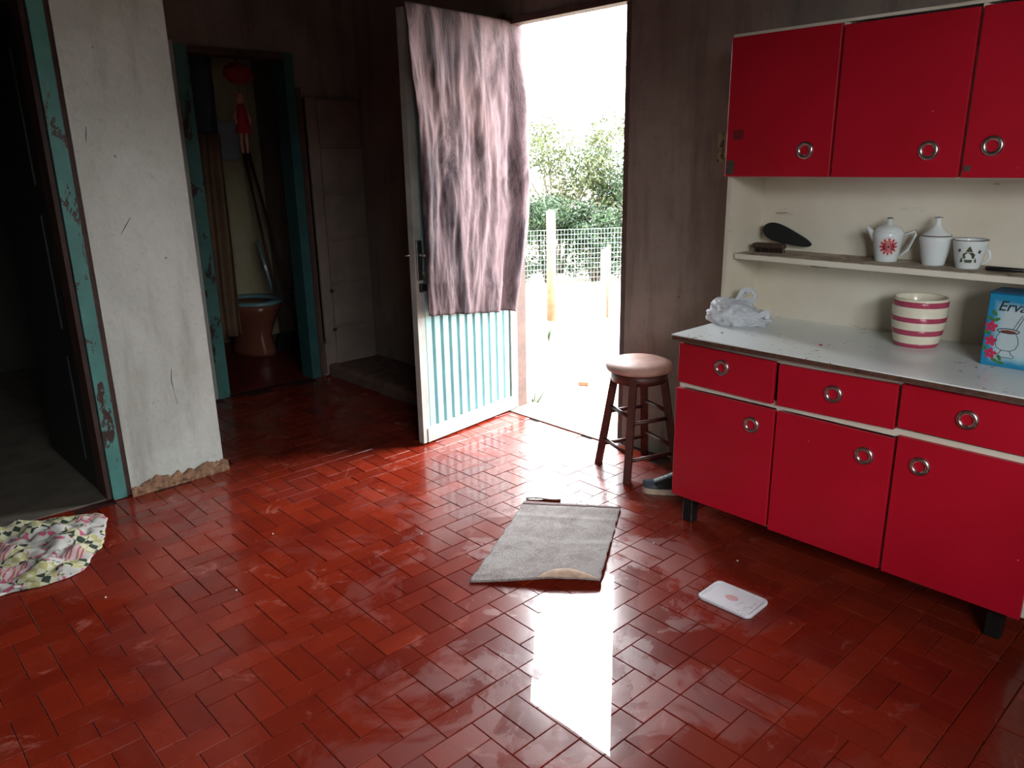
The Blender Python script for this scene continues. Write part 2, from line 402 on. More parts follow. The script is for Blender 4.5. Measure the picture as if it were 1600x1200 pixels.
# cloth hung over the leaf
k = NT('stained_mauve_cloth'); v = k.pos((1, 1, .22), True); n1 = k.noise(v, 7, 7, .7, .8); n2 = k.noise(k.pos((1, 1, .5), True), 3, 4); n3 = k.noise(k.pos((1, 1, 1), True), 160, 2)
c = k.mix(k.ramp(n1, [(.42, 0.), (.60, 1.)]), srgb(108, 90, 92), srgb(48, 38, 42))
c = k.mix(k.math('MULTIPLY', k.ramp(n2, [(.45, 0.), (.7, 1.)]), .6), c, srgb(104, 80, 79))
k.set(Base_Color=c, Roughness=.9); k.bump(k.math('ADD', k.math('MULTIPLY', n1, 4), n3), .4, .006); k.p.inputs['Specular IOR Level'].default_value = .2
MT['cloth'] = k.m
def curtain(a, b):
    # a across from free side to hinge side, b from top to bottom
    z = 2.135-b*(1.44+.085*a)
    x0 = .785-.040*b-.012*noise.noise((b*7, 1.3, 0)); x1 = -.062+.02*b+.125*max(0, b-.62)/.38
    x = x0+(x1-x0)*a
    y = .044+.024*min(1, b*3)
    wv_ = .012*noise.noise((a*5, b, 6)); nn = .5+.5*noise.noise((a*6, 1, 2))
    y += nn*(.004*math.exp(-((b-.50-.03*a+wv_)/.008)**2)+.004*math.exp(-((b-.68+.02*a+wv_)/.008)**2)+.004*math.exp(-((b-.88-.02*a+wv_)/.009)**2))
    am = min(1, b*4)
    y += am*(.022*noise.noise((a*8, b*1.8, 4.1))+.012*noise.noise((a*19, b*4.0+a*3, 9.4))+.010*abs(noise.noise((a*11+b*5, b*8, 2.2)))+.005*noise.noise((a*40, b*14, 3.3)))
    y += .016*math.exp(-((a-.02)/.045)**2)*am
    # deep fold near the hinge side
    q_ = min(1, max(0, (a-.86)/.085)); q_ = q_*q_*(3-2*q_); y += (.058*q_-.022*math.exp(-((a-.86)/.035)**2))*am-.03*max(0, (a-.95)/.05)*am
    if b < .012: y = .043
    z += .012*noise.noise((a*6, 0, 1))*b
    return (x, max(y, .042), z)
m = MB(); m.grid(curtain, 110, 120)
cur = m.build('door_curtain', 'cloth', None, door.location, (0, 0, LA)); cur.location.z = 0; solid(cur, .0022)
tag(cur, 'stained mauve-brown cloth hanging wrinkled over the open entry door', 'curtain')

# ------------------------------------------------------------------ outside
k = NT('pale_yard_soil'); v = k.pos(); n1 = k.noise(v, 1.2, 6, .65); n2 = k.noise(v, 14, 5, .7)
c = k.mix(k.ramp(n1, [(.4, 0.), (.7, 1.)]), srgb(122, 108, 92), srgb(142, 132, 118)); c = k.mix(k.math('MULTIPLY', k.ramp(n2, [(.55, 0.), (.75, 1.)]), .4), c, srgb(104, 88, 68))
k.set(Base_Color=c, Roughness=.95); k.bump(n2, .5, .02); MT['soil'] = k.m
GZ = -.15
m = MB(); m.grid(lambda a, b: (-25+70*a, -25+70*b, GZ-.004+.012*noise.noise((a*130, b*130, 0))), 90, 90)
tag(m.build('yard_ground', 'soil'), 'pale sunlit bare yard outside the entry doorway', 'ground', kind=ST)
MT['post_wood'] = plain('sun_bleached_post', srgb(118, 94, 70), .9, .25, 9, .4)
MT['white_post'] = plain('whitewashed_post', srgb(232, 232, 228), .8, .08, 9, .2)
MT['wire'] = plain('galvanised_wire', srgb(126, 142, 138), .5, .1, 9)
m = MB(); m.tube([(0, 0, -.1), (.004, .003, .5), (-.004, 0, 1.085), (0, 0, 1.09)], [.052, .048, .045, .03], 10)
tag(m.build('wooden_post', 'post_wood', None, (5.54, 5.42, GZ)), 'tall rough wooden post standing in the yard before the fence', 'post')
tag(MB().box(-.045, .045, -.045, .045, -.1, .62, ch=.008).build('white_post', 'white_post', None, (6.49, 5.52, GZ), (0, 0, .6)), 'short whitewashed post near the wire fence', 'post')
fA, fB = Vector((6.14, 6.39, GZ)), Vector((7.14, 5.78, GZ)); fd = (fB-fA).normalized(); fP = fA-fd*3.2; L = 7.2; FH = .80
fence = tag(empty('wire_fence', fP, math.atan2(fd.y, fd.x)), 'welded wire mesh fence along the green bushes', 'fence')
m = MB()
for i in range(int(L/.04)): x = i*.04; m.tube([(x, .004*math.sin(i), 0), (x, 0, FH)], .0014, 4, cap=False)
for i in range(15): z = .01+i*.056; m.tube([(0, 0, z), (L/2, .012, z+.004), (L, 0, z)], .0018, 4, cap=False)
o = m.build('wire_mesh', 'wire', fence); o['kind'] = 'stuff'
for x in (0.05, 1.8, 5.6, 7.1): m = MB(); m.tube([(x, .03, -.1), (x, .03, FH+.05)], .03, 8); m.build('fence_post', 'post_wood', fence)
# second short run of the mesh on a thin stake
st = tag(empty('mesh_stake', (6.02, 5.08, GZ), .3), 'thin stake wrapped in wire mesh right of the white post', 'post')
m = MB(); m.tube([(0, 0, -.1), (0, 0, .74)], .014, 6); m.build('stake', 'post_wood', st)
m = MB()
for i in range(5): x = -.035+i*.0175; m.tube([(x, .015, 0), (x, .015, .72)], .0022, 4, cap=False)
for i in range(15): m.tube([(-.04, .015, .02+i*.05), (.04, .015, .02+i*.05)], .0022, 4, cap=False)
o = m.build('wire_wrap', 'wire', st)
# shrubs
def leafmat(name, a, b):
    k = NT(name); r = k.n('ShaderNodeNewGeometry').outputs['Random Per Island']
    k.set(Base_Color=k.ramp(r, [(0., a), (1., b)]), Roughness=.55)
    tl = k.n('ShaderNodeBsdfTranslucent'); k.l(k.ramp(r, [(0., a), (1., b)]), tl.inputs[0])
    mx = k.n('ShaderNodeMixShader'); mx.inputs[0].default_value = .3; k.l(k.p.outputs[0], mx.inputs[1]); k.l(tl.outputs[0], mx.inputs[2]); k.l(mx.outputs[0], k.out.inputs[0])
    return k.m
MT['leaf_a'] = leafmat('olive_leaf', srgb(36, 46, 18), srgb(84, 92, 50)); MT['leaf_b'] = leafmat('deep_green_leaf', srgb(14, 32, 16), srgb(44, 68, 34))
MT['bark'] = plain('grey_bark', srgb(96, 84, 70), .9, .3, 14, .5)
def shrub(x, y, rx, rz, mat, label, n, seed, bot=0.12):
    R = random.Random(seed); t = tag(empty('garden_shrub', (x, y, GZ)), label, 'shrub', 'shrubs behind the wire fence')
    m = MB(); lf = MB(); tips = []
    for b in range(11):
        a = R.uniform(0, 2*PI); e = R.uniform(.3, 1.0); q = Vector((math.cos(a)*rx*e*.8, math.sin(a)*rx*e*.8, rz*R.uniform(.45, .97)))
        mid = q*.5+Vector((R.uniform(-.1, .1), R.uniform(-.1, .1), rz*.08)); m.tube([(q.x*.08, q.y*.08, -.05), mid, q], [.022, .013, .004], 5); tips.append(q)
    blobs = [(Vector((R.uniform(-.65, .65)*rx, R.uniform(-.65, .65)*rx, rz*R.uniform(.15, .82))), R.uniform(.24, .42)*rx) for _ in range(13)]+[(q*.93, .25*rx) for q in tips]
    for i in range(n):
        c_, r = R.choice(blobs); d = Vector((R.gauss(0, 1), R.gauss(0, 1), R.gauss(0, 1))).normalized(); p = c_+d*r*R.uniform(.45, 1.05)
        if p.z < bot: p.z = bot+R.uniform(0, .2)
        nrm = (d+Vector((R.gauss(0, .7), R.gauss(0, .7), R.gauss(.3, .7)))).normalized()
        tg = nrm.cross(Vector((R.gauss(0, 1), R.gauss(0, 1), R.gauss(0, 1)))).normalized(); bt = nrm.cross(tg); l_ = R.uniform(.04, .085); w_ = l_*R.uniform(.28, .42)
        lf.add([p-tg*l_*.5, p+bt*w_*.5+nrm*.006, p+tg*l_*.5, p-bt*w_*.5+nrm*.006], [(0, 1, 2, 3)])
    m.build('branches', 'bark', t); f = lf.build('foliage', mat, t); f['kind'] = 'stuff'
shrub(6.75, 8.0, 1.0, 2.35, 'leaf_a', 'olive-green shrub at the left of the doorway view, behind the fence', 9000, 1)
shrub(8.0, 7.7, 1.1, 2.45, 'leaf_a', 'tall pale olive shrub behind the wooden post and fence', 11000, 2)
shrub(8.55, 6.75, .95, 1.75, 'leaf_b', 'deep green shrub behind the middle of the fence', 9000, 3)
shrub(9.7, 6.9, 1.1, 2.5, 'leaf_a', 'tall loose shrub at the right of the doorway view', 9000, 4)
shrub(7.3, 7.2, .75, 1.15, 'leaf_b', 'low dense green shrub pressed against the wire mesh', 7000, 5)
shrub(8.35, 6.2, .6, .95, 'leaf_b', 'low dark green shrub behind the white post', 5000, 15, .03)
shrub(7.75, 6.75, .6, 1.0, 'leaf_b', 'low dark green shrub between the wooden post and white post', 5000, 18, .03)
shrub(6.55, 7.35, .6, 1.0, 'leaf_b', 'low dark green shrub behind the wooden post', 5000, 16, .03)
shrub(9.1, 5.75, .6, 1.0, 'leaf_b', 'low dark green shrub behind the mesh stake', 5000, 17, .03)
shrub(5.6, 8.6, 1.1, 2.0, 'leaf_b', 'deep green shrub hidden mostly behind the door', 7000, 6)
shrub(9.6, 5.4, 1.1, 1.9, 'leaf_b', 'deep green shrub at the far right end of the fence', 7000, 8)
tag(B(-4, 6, -4.2, -4.0, GZ, 2.55).build('low_sky_blocker', 'wall_dim'), 'added unseen wall blocking low sky outside the window behind the viewer', 'wall', kind=ST)  # unseen, added to block low sky so window light fades upwards indoors
# ledge block, brick bit, weeds
m = MB(); m.box(-.28, .17, -.10, .10, -.05, .24, ch=.02)
tag(m.build('masonry_block', plain('pale_masonry', srgb(190, 170, 145), .9, .2, 8, .5), None, (4.42, 4.72, GZ), (0, 0, -.7)), 'pale masonry block lying outside beside the door post', 'block')
m = MB(); m.box(-.06, .06, -.04, .04, 0, .035, ch=.006)
tag(m.build('brick_fragment', plain('broken_brick', srgb(160, 96, 74), .9, .3, 20, .5), None, (4.05, 3.62, GZ), (0, 0, .5)), 'broken reddish brick piece on the bright yard ground', 'brick')
def weed(x, y, z, h, n, label, seed):
    R = random.Random(seed); t = tag(empty('weed', (x, y, z)), label, 'plant', 'weeds outside the doorway')
    for i in range(n):
        a = R.uniform(0, 2*PI); hh = h*R.uniform(.5, 1); sp = R.uniform(.25, .7)*hh; d = Vector((math.cos(a), math.sin(a), 0)); s_ = Vector((-d.y, d.x, 0))*R.uniform(.006, .011)
        vs = []; 
        for q, wd in ((0, .6), (.4, 1), (.75, .7), (1, .05)): c_ = d*sp*q*q+Vector((0, 0, hh*(q-.25*q*q))); vs += [c_-s_*wd, c_+s_*wd]
        MB().add(vs, [(0, 1, 3, 2), (2, 3, 5, 4), (4, 5, 7, 6)], 0, True).build('blade', 'leaf_b', t)
weed(3.20, 3.30, GZ, .28, 14, 'green weed growing at the foot of the door post', 11)
weed(4.85, 4.78, GZ, .16, 10, 'small weed tuft beside the masonry block in the yard', 12)

# ------------------------------------------------------------------ cupboards
k = NT('red_laminate'); v = k.pos(); n1 = k.noise(v, 4, 3); vr = k.n('ShaderNodeTexVoronoi'); vr.inputs['Scale'].default_value = 16; k.l(v, vr.inputs['Vector'])
c = k.ramp(n1, [(.3, srgb(164, 10, 30)), (.7, srgb(178, 12, 38))])
gate = k.ramp(k.noise(v, 3.1, 2), [(.55, 0.), (.62, 1.)])
c = k.mix(k.math('MULTIPLY', k.ramp(vr.outputs['Distance'], [(.025, 1.), (.035, 0.)]), gate), c, srgb(205, 170, 165))
k.set(Base_Color=c, Roughness=.42); k.p.inputs['Specular IOR Level'].default_value = .35; MT['red'] = k.m
MT['chrome'] = plain('tarnished_chrome', srgb(190, 182, 176), .28, .3, 60, metal=1)
k = NT('grimy_cream_paint'); v = k.pos(); n1 = k.noise(k.pos((1, .25, 1)), 9, 6, .7, .5); n2 = k.noise(v, 2, 4); n3 = k.noise(k.pos((1, .22, 1.4)), 24, 3)
c = k.mix(k.ramp(n2, [(.35, 0.), (.7, 1.)]), srgb(206, 196, 176), srgb(220, 213, 198)); c = k.mix(k.math('MULTIPLY', k.ramp(n1, [(.64, 0.), (.74, 1.)]), .55), c, srgb(120, 104, 84))
c = k.mix(k.math('MULTIPLY', k.ramp(n3, [(.70, 0.), (.74, 1.)]), .6), c, srgb(96, 86, 74))
k.set(Base_Color=c, Roughness=.6); MT['cab_cream'] = k.m
k = NT('dusty_shelf_paint'); v = k.pos(); c = k.mix(k.ramp(k.noise(v, 11, 7, .75, .5), [(.42, 0.), (.66, 1.)]), srgb(186, 174, 154), srgb(104, 84, 66)); k.set(Base_Color=c, Roughness=.8); MT['shelf_top'] = k.m
k = NT('white_worktop'); v = k.pos(); sp = k.noise(v, 34, 3, .6, .4); gt = k.ramp(k.noise(v, 3.0, 3), [(.44, 0.), (.54, 1.)])
c = k.mix(k.math('MULTIPLY', k.ramp(sp, [(.63, 0.), (.68, 1.)]), gt), srgb(226, 231, 229), srgb(106, 86, 72)); k.set(Base_Color=c, Roughness=.22); MT['worktop'] = k.m
MT['edge_brown'] = plain('chipped_brown_edge', srgb(82, 52, 40), .6, .5, 40, .4, obj=False)
ringme = {}
def ring_mesh(r):
    m = MB(); n = 26
    prof = [(r*.55, -.004), (r*.55, .002), (r*.64, .006), (r*.86, .0075), (r, .004), (r*1.04, 0), (r*1.04, -.001)]
    m.lathe(prof, n=n); return m.mesh('ring_pull', 'chrome')
RM = ring_mesh(.030)
def ring(parent, y, z, x=-.001):
    o = inst('ring_pull', RM, parent, (x, y, z), (0, -PI/2, 0)); return plab(o, 'round tarnished chrome ring pull')
def front(name, parent, x, ya, yb, z0, z1, ry, rz, label=None, rot=(0, 0, 0)):
    """a red door or drawer front hinged on its own origin (outer face at local x = 0)"""
    yc, zc = (ya+yb)/2, (z0+z1)/2; hw, hh = abs(yb-ya)/2, (z1-z0)/2
    m = MB(); m.box(0, .018, -hw, hw, -hh, hh, ch=.0015)
    px = parent.location
    o = m.build(name, 'red', parent, (x-px.x, yc-px.y, zc-px.z), rot)
    if label: plab(o, label)
    ring(o, ry-yc, rz-zc); return o
# lower cupboard
XF = 2.43
cab = tag(empty('base_cabinet', (2.70, 1.07, 0)), 'low kitchen cupboard with three red drawers and three red doors', 'cabinet')
def CB(x0, x1, y0, y1, z0, z1, ch=0): p = cab.location; return B(x0-p.x, x1-p.x, y0-p.y, y1-p.y, z0-p.z, z1-p.z, ch=ch)
m = MB(); p = cab.location
for bx in ((2.452, 2.955, 1.672, 1.69, .112, .77), (2.452, 2.955, .445, .463, .112, .77), (2.452, 2.955, .463, 1.672, .112, .13), (2.94, 2.955, .463, 1.672, .13, .77),
           (2.455, 2.94, 1.262, 1.28, .13, .77), (2.455, 2.94, .855, .873, .13, .77)):
    m.box(bx[0]-p.x, bx[1]-p.x, bx[2]-p.y, bx[3]-p.y, bx[4], bx[5])
m.build('carcass', 'cab_cream', cab)
CB(2.449, 2.47, .445, 1.69, .578, .606).build('rail', 'cab_cream', cab)
CB(2.449, 2.47, .445, 1.69, .745, .77).build('rail', 'cab_cream', cab)
front('drawer', cab, XF, 1.692, 1.286, .598, .752, 1.497, .690, rot=(math.radians(.4), 0, math.radians(-1.2)))
front('drawer', cab, XF, 1.270, .872, .600, .748, 1.072, .679, rot=(math.radians(-.9), 0, math.radians(1.0)))
front('drawer', cab, XF, .860, .447, .614, .757, .668, .686, rot=(math.radians(.2), 0, 0))
front('door', cab, XF, 1.694, 1.275, .122, .574, 1.36, .50)
front('door', cab, XF, 1.266, .864, .114, .574, .950, .494)
front('door', cab, XF, .854, .452, .112, .588, .779, .506)
for x, y in ((2.47, 1.62), (2.47, .50), (2.90, 1.62), (2.90, .50)):
    CB(x, x+.045, y, y+.045, -.001, .112, ch=.003).build('foot', 'black_metal', cab)
# worktop
m = MB(); m.box(2.398, 2.985, .425, 1.70, .772, .789, 0); m.box(2.396, 2.985, .423, 1.702, .7885, .7925, 1)
wt = tag(m.build('worktop', ['edge_brown', 'worktop']), 'white worktop with chipped brown front edge on the low cupboard', 'worktop')
wt.data.update()
WZ = .7925
# hutch
HX0 = 2.70
h = tag(empty('wall_cupboard', (2.85, 1.08, WZ)), 'red three-door upper cupboard with open cream shelf, standing on worktop', 'cabinet'); p = h.location
def HB(x0, x1, y0, y1, z0, z1, mi=0, ch=0, mb=None): mb = mb or MB(); return mb.box(x0-p.x, x1-p.x, y0-p.y, y1-p.y, z0-p.z, z1-p.z, mi, ch)
HB(HX0+.02, 2.985, 1.682, 1.70, WZ, 1.862).build('side_panel', 'cab_cream', h)
HB(HX0+.02, 2.985, .445, .463, WZ, 1.862).build('side_panel', 'cab_cream', h)
HB(2.972, 2.985, .463, 1.682, WZ, 1.862).build('back_panel', 'cab_cream', h)
HB(HX0+.02, 2.972, .463, 1.682, 1.362, 1.378).build('upper_floor', 'cab_cream', h)
HB(HX0+.012, 2.985, .44, 1.705, 1.862, 1.872).build('top_panel', 'cab_cream', h)
m = MB(); HB(2.755, 2.972, .463, 1.670, 1.047, 1.0665, mb=m); HB(2.757, 2.972, .463, 1.669, 1.0665, 1.0685, 1, mb=m)
m.build('shelf', ['cab_cream', 'shelf_top'], h)
SZ = 1.0685
for y in (1.285, .868): HB(HX0+.02, 2.972, y-.008, y+.008, 1.378, 1.862).build('divider', 'cab_cream', h)
front('door', h, HX0, 1.703, 1.290, 1.366, 1.860, 1.383, 1.457)
front('door', h, HX0, 1.280, .876, 1.366, 1.853, .970, 1.449)
front('door', h, HX0, .866, .447, 1.366, 1.853, .790, 1.459)
MT['sticker'] = plain('torn_dark_sticker', srgb(70, 62, 54), .7, .5, 120)
MT['sticker_red'] = plain('faded_sticker_mark', srgb(104, 10, 20), .6, .2, 60)
for x0, y0, y1, z0, z1, mt in ((HX0-.0012, 1.664, 1.698, 1.374, 1.425, 'sticker'), (HX0-.0012, 1.632, 1.676, 1.50, 1.535, 'sticker_red'), (HX0-.0012, .842, .860, 1.385, 1.402, 'sticker')):
    HB(x0, HX0+.0005, y0, y1, z0, z1).build('sticker', mt, h)

# paper notice on the wall
k = NT('printed_notice'); v = k.pos((1, 60, 34)); n1 = k.noise(v, 1.0, 3); k.set(Base_Color=k.ramp(n1, [(.5, srgb(150, 140, 112)), (.56, srgb(78, 66, 54))]), Roughness=.8); MT['notice'] = k.m
tag(B(XW-.002, XW-.0003, 1.865, 1.935, 1.415, 1.535).build('paper_notice', 'notice'), 'small dark printed paper on the wall beside the upper cupboard', 'paper')

# ------------------------------------------------------------------ things on the shelf and worktop
MT['china'] = plain('white_china', srgb(214, 220, 220), .12, .03, 5)
MT['gilt'] = plain('worn_gilt_line', srgb(86, 66, 50), .35, .3, 30, metal=.4)
MT['crimson'] = plain('crimson_print', srgb(150, 20, 36), .3, .15, 60)
MT['pinkprint'] = plain('pink_print', srgb(226, 150, 146), .3, .1, 60)
MT['olive'] = plain('olive_print', srgb(70, 74, 50), .4, .4, 120)
def revolve_closed(prof, wall=.004):
    """outer profile going up, then an inner wall going back down"""
    inner = [(max(r-wall, .0005), max(z, wall)) for r, z in reversed(prof) if r > wall]
    return [(0.0003, prof[0][1])]+prof+inner+[(.0003, wall)]
def on_body(prof, ang, z, out=.0004):
    for (r0, z0), (r1, z1) in zip(prof, prof[1:]):
        if z0 <= z <= z1: r = r0+(r1-r0)*(z-z0)/max(1e-6, z1-z0); return Vector(((r+out)*math.cos(ang), (r+out)*math.sin(ang), z))
    return Vector((prof[-1][0]*math.cos(ang), prof[-1][0]*math.sin(ang), z))
# coffee pot
tp = tag(empty('coffee_pot', (2.885, 1.135, SZ), math.radians(0)), 'white china pot with red flower print, spout and angular handle', 'coffee pot')
pr = [(.036, 0), (.038, .004), (.042, .03), (.048, .07), (.0515, .092), (.051, .102), (.046, .108)]
m = MB(); m.lathe(revolve_closed(pr)); body = m.build('body', 'china', tp)
fa = math.atan2(-1.135, -2.885)+.10
def petals(body, prof, ang0, zc, R0, parts):
    for n_, a0, r0, r1, wd, mt in parts:
        m = MB()
        for i in range(n_):
            t_ = 2*PI*i/n_+a0; vs = []
            for rr, ww in ((r0, wd*.25), ((r0+r1)*.5, wd), (r1, .0004)):
                for sgn in (-1, 1):
                    du = rr*math.cos(t_)-sgn*ww*math.sin(t_); dz = rr*math.sin(t_)+sgn*ww*math.cos(t_)
                    vs.append(on_body(prof, ang0+du/.046, zc+dz, .0007))
            m.add(vs, [(0, 1, 3, 2), (2, 3, 5, 4)])
        m.build('flower_print', mt, body)
petals(body, pr, fa, .055, 0, [(24, .13, .006, .034, .0016, 'pinkprint'), (12, 0, .007, .031, .0054, 'crimson'), (9, 0, .0005, .006, .0025, 'crimson')])
m = MB(); m.lathe([(.047, .104), (.047, .109), (.040, .118), (.022, .127), (.010, .130), (.0095, .152), (.0003, .1535)]); lid = m.build('lid', 'china', tp)
m = MB(); m.lathe([(.0098, .150), (.0102, .1525), (.0003, .1545)]); m.build('gilt_tip', 'gilt', lid)
sa = Vector((-.25, .97, 0)).normalized()   # spout points left in the picture
m = MB(); m.tube([sa*.040+Vector((0, 0, .075)), sa*.055+Vector((0, 0, .098)), sa*.075+Vector((0, 0, .120))], [.014, .011, .006], 10); m.build('spout', 'china', tp)
m = MB(); hd = -sa; m.tube([hd*.046+Vector((0, 0, .092)), hd*.085+Vector((0, 0, .108)), hd*.088+Vector((0, 0, .098)), hd*.070+Vector((0, 0, .045)), hd*.044+Vector((0, 0, .018))], [.004, .0045, .005, .0045, .004], 8); hh = m.build('handle', 'china', tp)
m = MB(); m.tube([hd*.046+Vector((0, 0, .0965)), hd*.087+Vector((0, 0, .113)), hd*.0935+Vector((0, 0, .098)), hd*.0745+Vector((0, 0, .043))], .0016, 6); m.build('gilt_line', 'gilt', hh)
# sugar bowl
sb = tag(empty('sugar_bowl', (2.885, .975, SZ)), 'plain white china sugar bowl with tall pointed lid', 'sugar bowl')
pr2 = [(.034, 0), (.036, .004), (.043, .04), (.050, .078), (.0525, .090), (.050, .096), (.046, .098)]
m = MB(); m.lathe(revolve_closed(pr2)); m.build('body', 'china', sb)
m = MB(); m.lathe([(.046, .097), (.047, .101), (.036, .109), (.020, .124), (.010, .138), (.0085, .150), (.013, .160), (.012, .162), (.0003, .1625)]); lid = m.build('lid', 'china', sb)
m = MB(); m.lathe([(.0470, .0985), (.0482, .100), (.0470, .1018)]); m.build('gilt_line', 'gilt', lid)
m = MB(); m.lathe([(.0128, .1595), (.0136, .1612), (.0003, .1635)]); m.build('gilt_tip', 'gilt', lid)
# cup
cu = tag(empty('china_cup', (2.872, .862, SZ)), 'white china cup with olive crest print near the knife', 'cup')
pr3 = [(.035, 0), (.037, .004), (.044, .04), (.050, .075), (.053, .090), (.053, .094)]
m = MB(); m.lathe(revolve_closed(pr3)); body = m.build('body', 'china', cu)
ca = math.atan2(-.862, -2.872)
def decal(body, prof, ang, pts, mt, nm):
    m = MB(); m.add([on_body(prof, ang+u_/.046, z_, .0018) for u_, z_ in pts], [tuple(range(len(pts)))]); m.build(nm, mt, body)
for pts in ([(-.016, .036), (.016, .036), (.018, .050), (.010, .056), (-.010, .056), (-.018, .050)], [(-.010, .058), (.010, .058), (.0, .078)], [(-.010, .022), (.010, .022), (.013, .032), (-.013, .032)],
            [(-.030, .055), (-.023, .060), (-.026, .068), (-.033, .064)], [(.024, .056), (.031, .052), (.035, .060), (.028, .066)], [(.018, .024), (.027, .022), (.025, .030), (.020, .040)], [(-.018, .024), (-.027, .022), (-.025, .030), (-.020, .040)]):
    decal(body, pr3, ca, pts, 'olive', 'crest_print')
m = MB(); m.lathe([(.0530, .0925), (.0542, .0938), (.0525, .0952)]); m.build('gilt_rim', 'gilt', body)
hv = Vector((.3, -.95, 0)); m = MB(); m.tube([hv*.047+Vector((0, 0, .062)), hv*.058+Vector((0, 0, .056)), hv*.062+Vector((0, 0, .036)), hv*.054+Vector((0, 0, .020)), hv*.040+Vector((0, 0, .016))], .0045, 8); m.build('handle', 'china', cu)
# knife
kn = tag(empty('kitchen_knife', (2.85, .735, SZ), math.radians(-83)), 'black-handled knife lying on the shelf beside the cup', 'knife')
m = MB(); m.tube([(-.065, 0, .008), (-.06, 0, .008), (.0, 0, .008), (.045, 0, .008), (.05, 0, .008)], [.004, .008, .0075, .006, .004], 10); m.build('handle', plain('black_bakelite', srgb(22, 20, 20), .4, .2, 40), kn)
MB().prism([(.05, .004), (.17, .003), (.19, .012), (.17, .018), (.05, .013)], -.001, .001).build('blade', 'steel', kn)
# black sole shaped pad and brown brush block
poly = []
for i in range(40):
    a = 2*PI*i/40; x = math.cos(a); z = math.sin(a); xx = x*.105; wd = .050*(1-.62*(x+1)/2)+.004*math.cos(2*a)
    poly.append((xx, z*wd))
m = MB(); m.prism(poly, -.009, .009)
o = m.build('black_pad', plain('matte_black_rubber', srgb(14, 13, 13), .75, .2, 50), None, (2.925, 1.525, SZ+.052), None)
o.rotation_mode = 'XYZ'; o.matrix_world = Matrix.Translation((2.93, 1.545, SZ+.060)) @ Matrix(((.12, .97, 0), (-.97, .12, 0), (0, 0, 1))).to_4x4() @ Matrix.Rotation(math.radians(17), 4, 'Y')
bv = o.modifiers.new('round', 'BEVEL'); bv.width = .005; bv.segments = 2
tag(o, 'black sole-shaped pad leaning at the left end of the shelf', 'pad')
br = tag(empty('scrubbing_brush', (2.862, 1.578, SZ), math.radians(-84)), 'small brown block brush lying in front of the black pad', 'brush')
MB().box(-.068, .060, -.02, .02, .016, .036, ch=.005).build('block', plain('dark_brush_wood', srgb(62, 42, 34), .7, .3, 30), br)
m = MB(); R = random.Random(4)
for i in range(160):
    x, y = R.uniform(-.06, .054), R.uniform(-.016, .016); m.tube([(x, y, .017), (x+R.uniform(-.005, .005), y+R.uniform(-.004, .004), .0005)], .0016, 4)
o = m.build('bristles', plain('brown_bristles', srgb(50, 36, 28), .9, .3, 30), br); o['kind'] = 'stuff'
# striped pot
sp = tag(empty('striped_pot', (2.83, .978, WZ)), 'cream ceramic pot with raspberry stripes on the worktop', 'pot')
prp = [(.066, 0), (.072, .012), (.080, .05), (.0855, .09), (.088, .13), (.087, .160), (.085, .170)]
m = MB(); m.lathe([(.0003, 0)]+prp+[(.082, .172), (.079, .168), (.080, .09), (.070, .02), (.0003, .012)], n=48); body = m.build('body', plain('cream_glaze', srgb(222, 214, 192), .15, .05, 12), sp)
def rad(z):
    for (r0, z0), (r1, z1) in zip(prp, prp[1:]):
        if z0 <= z <= z1: return r0+(r1-r0)*(z-z0)/(z1-z0)
    return prp[-1][0]
MT['rasp'] = plain('raspberry_glaze', srgb(166, 66, 90), .2, .15, 50)
for a, b in ((.002, .016), (.046, .064), (.092, .108), (.144, .162)):
    m = MB(); m.lathe([(rad(a)-.001, a-.001), (rad(a)+.0008, a)]+[(rad(a+(b-a)*q/3)+.0011, a+(b-a)*q/3) for q in (1, 2)]+[(rad(b)+.0008, b), (rad(b)-.001, b+.001)], n=48); m.build('stripe', 'rasp', body)
# blue tin
BX, BY0, BY1, BT = 2.70, .735, .565, 1.026
bt = tag(empty('blue_tin', (BX, BY0, WZ)), 'blue painted tin with flowers and gourd, reading Erva', 'tin')
hgt = BT-WZ
k = NT('blue_painted_front'); v = k.pos((1, 1, 1), True)
sx = k.n('ShaderNodeSeparateXYZ'); k.l(v, sx.inputs[0])
du = k.math('SUBTRACT', k.math('ABSOLUTE', k.math('ADD', sx.outputs[1], .085)), .045); dz_ = k.math('SUBTRACT', k.math('ABSOLUTE', k.math('SUBTRACT', sx.outputs[2], hgt*.47)), hgt*.33)
d_ = k.math('ADD', k.math('MAXIMUM', du, dz_), k.math('MULTIPLY', k.noise(v, 40), .02))
c = k.ramp(d_, [(.0, srgb(176, 190, 194)), (.012, srgb(150, 184, 194)), (.032, srgb(22, 124, 164))]); k.set(Base_Color=c, Roughness=.4); MT['tin_blue'] = k.m
MT['tin_dark'] = plain('deep_blue_tin', srgb(20, 84, 120), .4, .2, 20)
body = B(0, .115, -(BY0-BY1), 0, 0, hgt-.004, ch=.003).build('body', 'tin_blue', bt)
lid = MB().box(-.0015, .1165, -(BY0-BY1)-.0015, .0015, hgt-.006, hgt, ch=.002).build('lid', 'tin_dark', bt)
m = MB(); m.box(.03, .085, -.135, -.10, hgt, hgt+.012, ch=.003); m.build('lid_catch', 'black_metal', lid)
MT['ink'] = plain('dark_ink', srgb(34, 40, 44), .6, .1, 20)
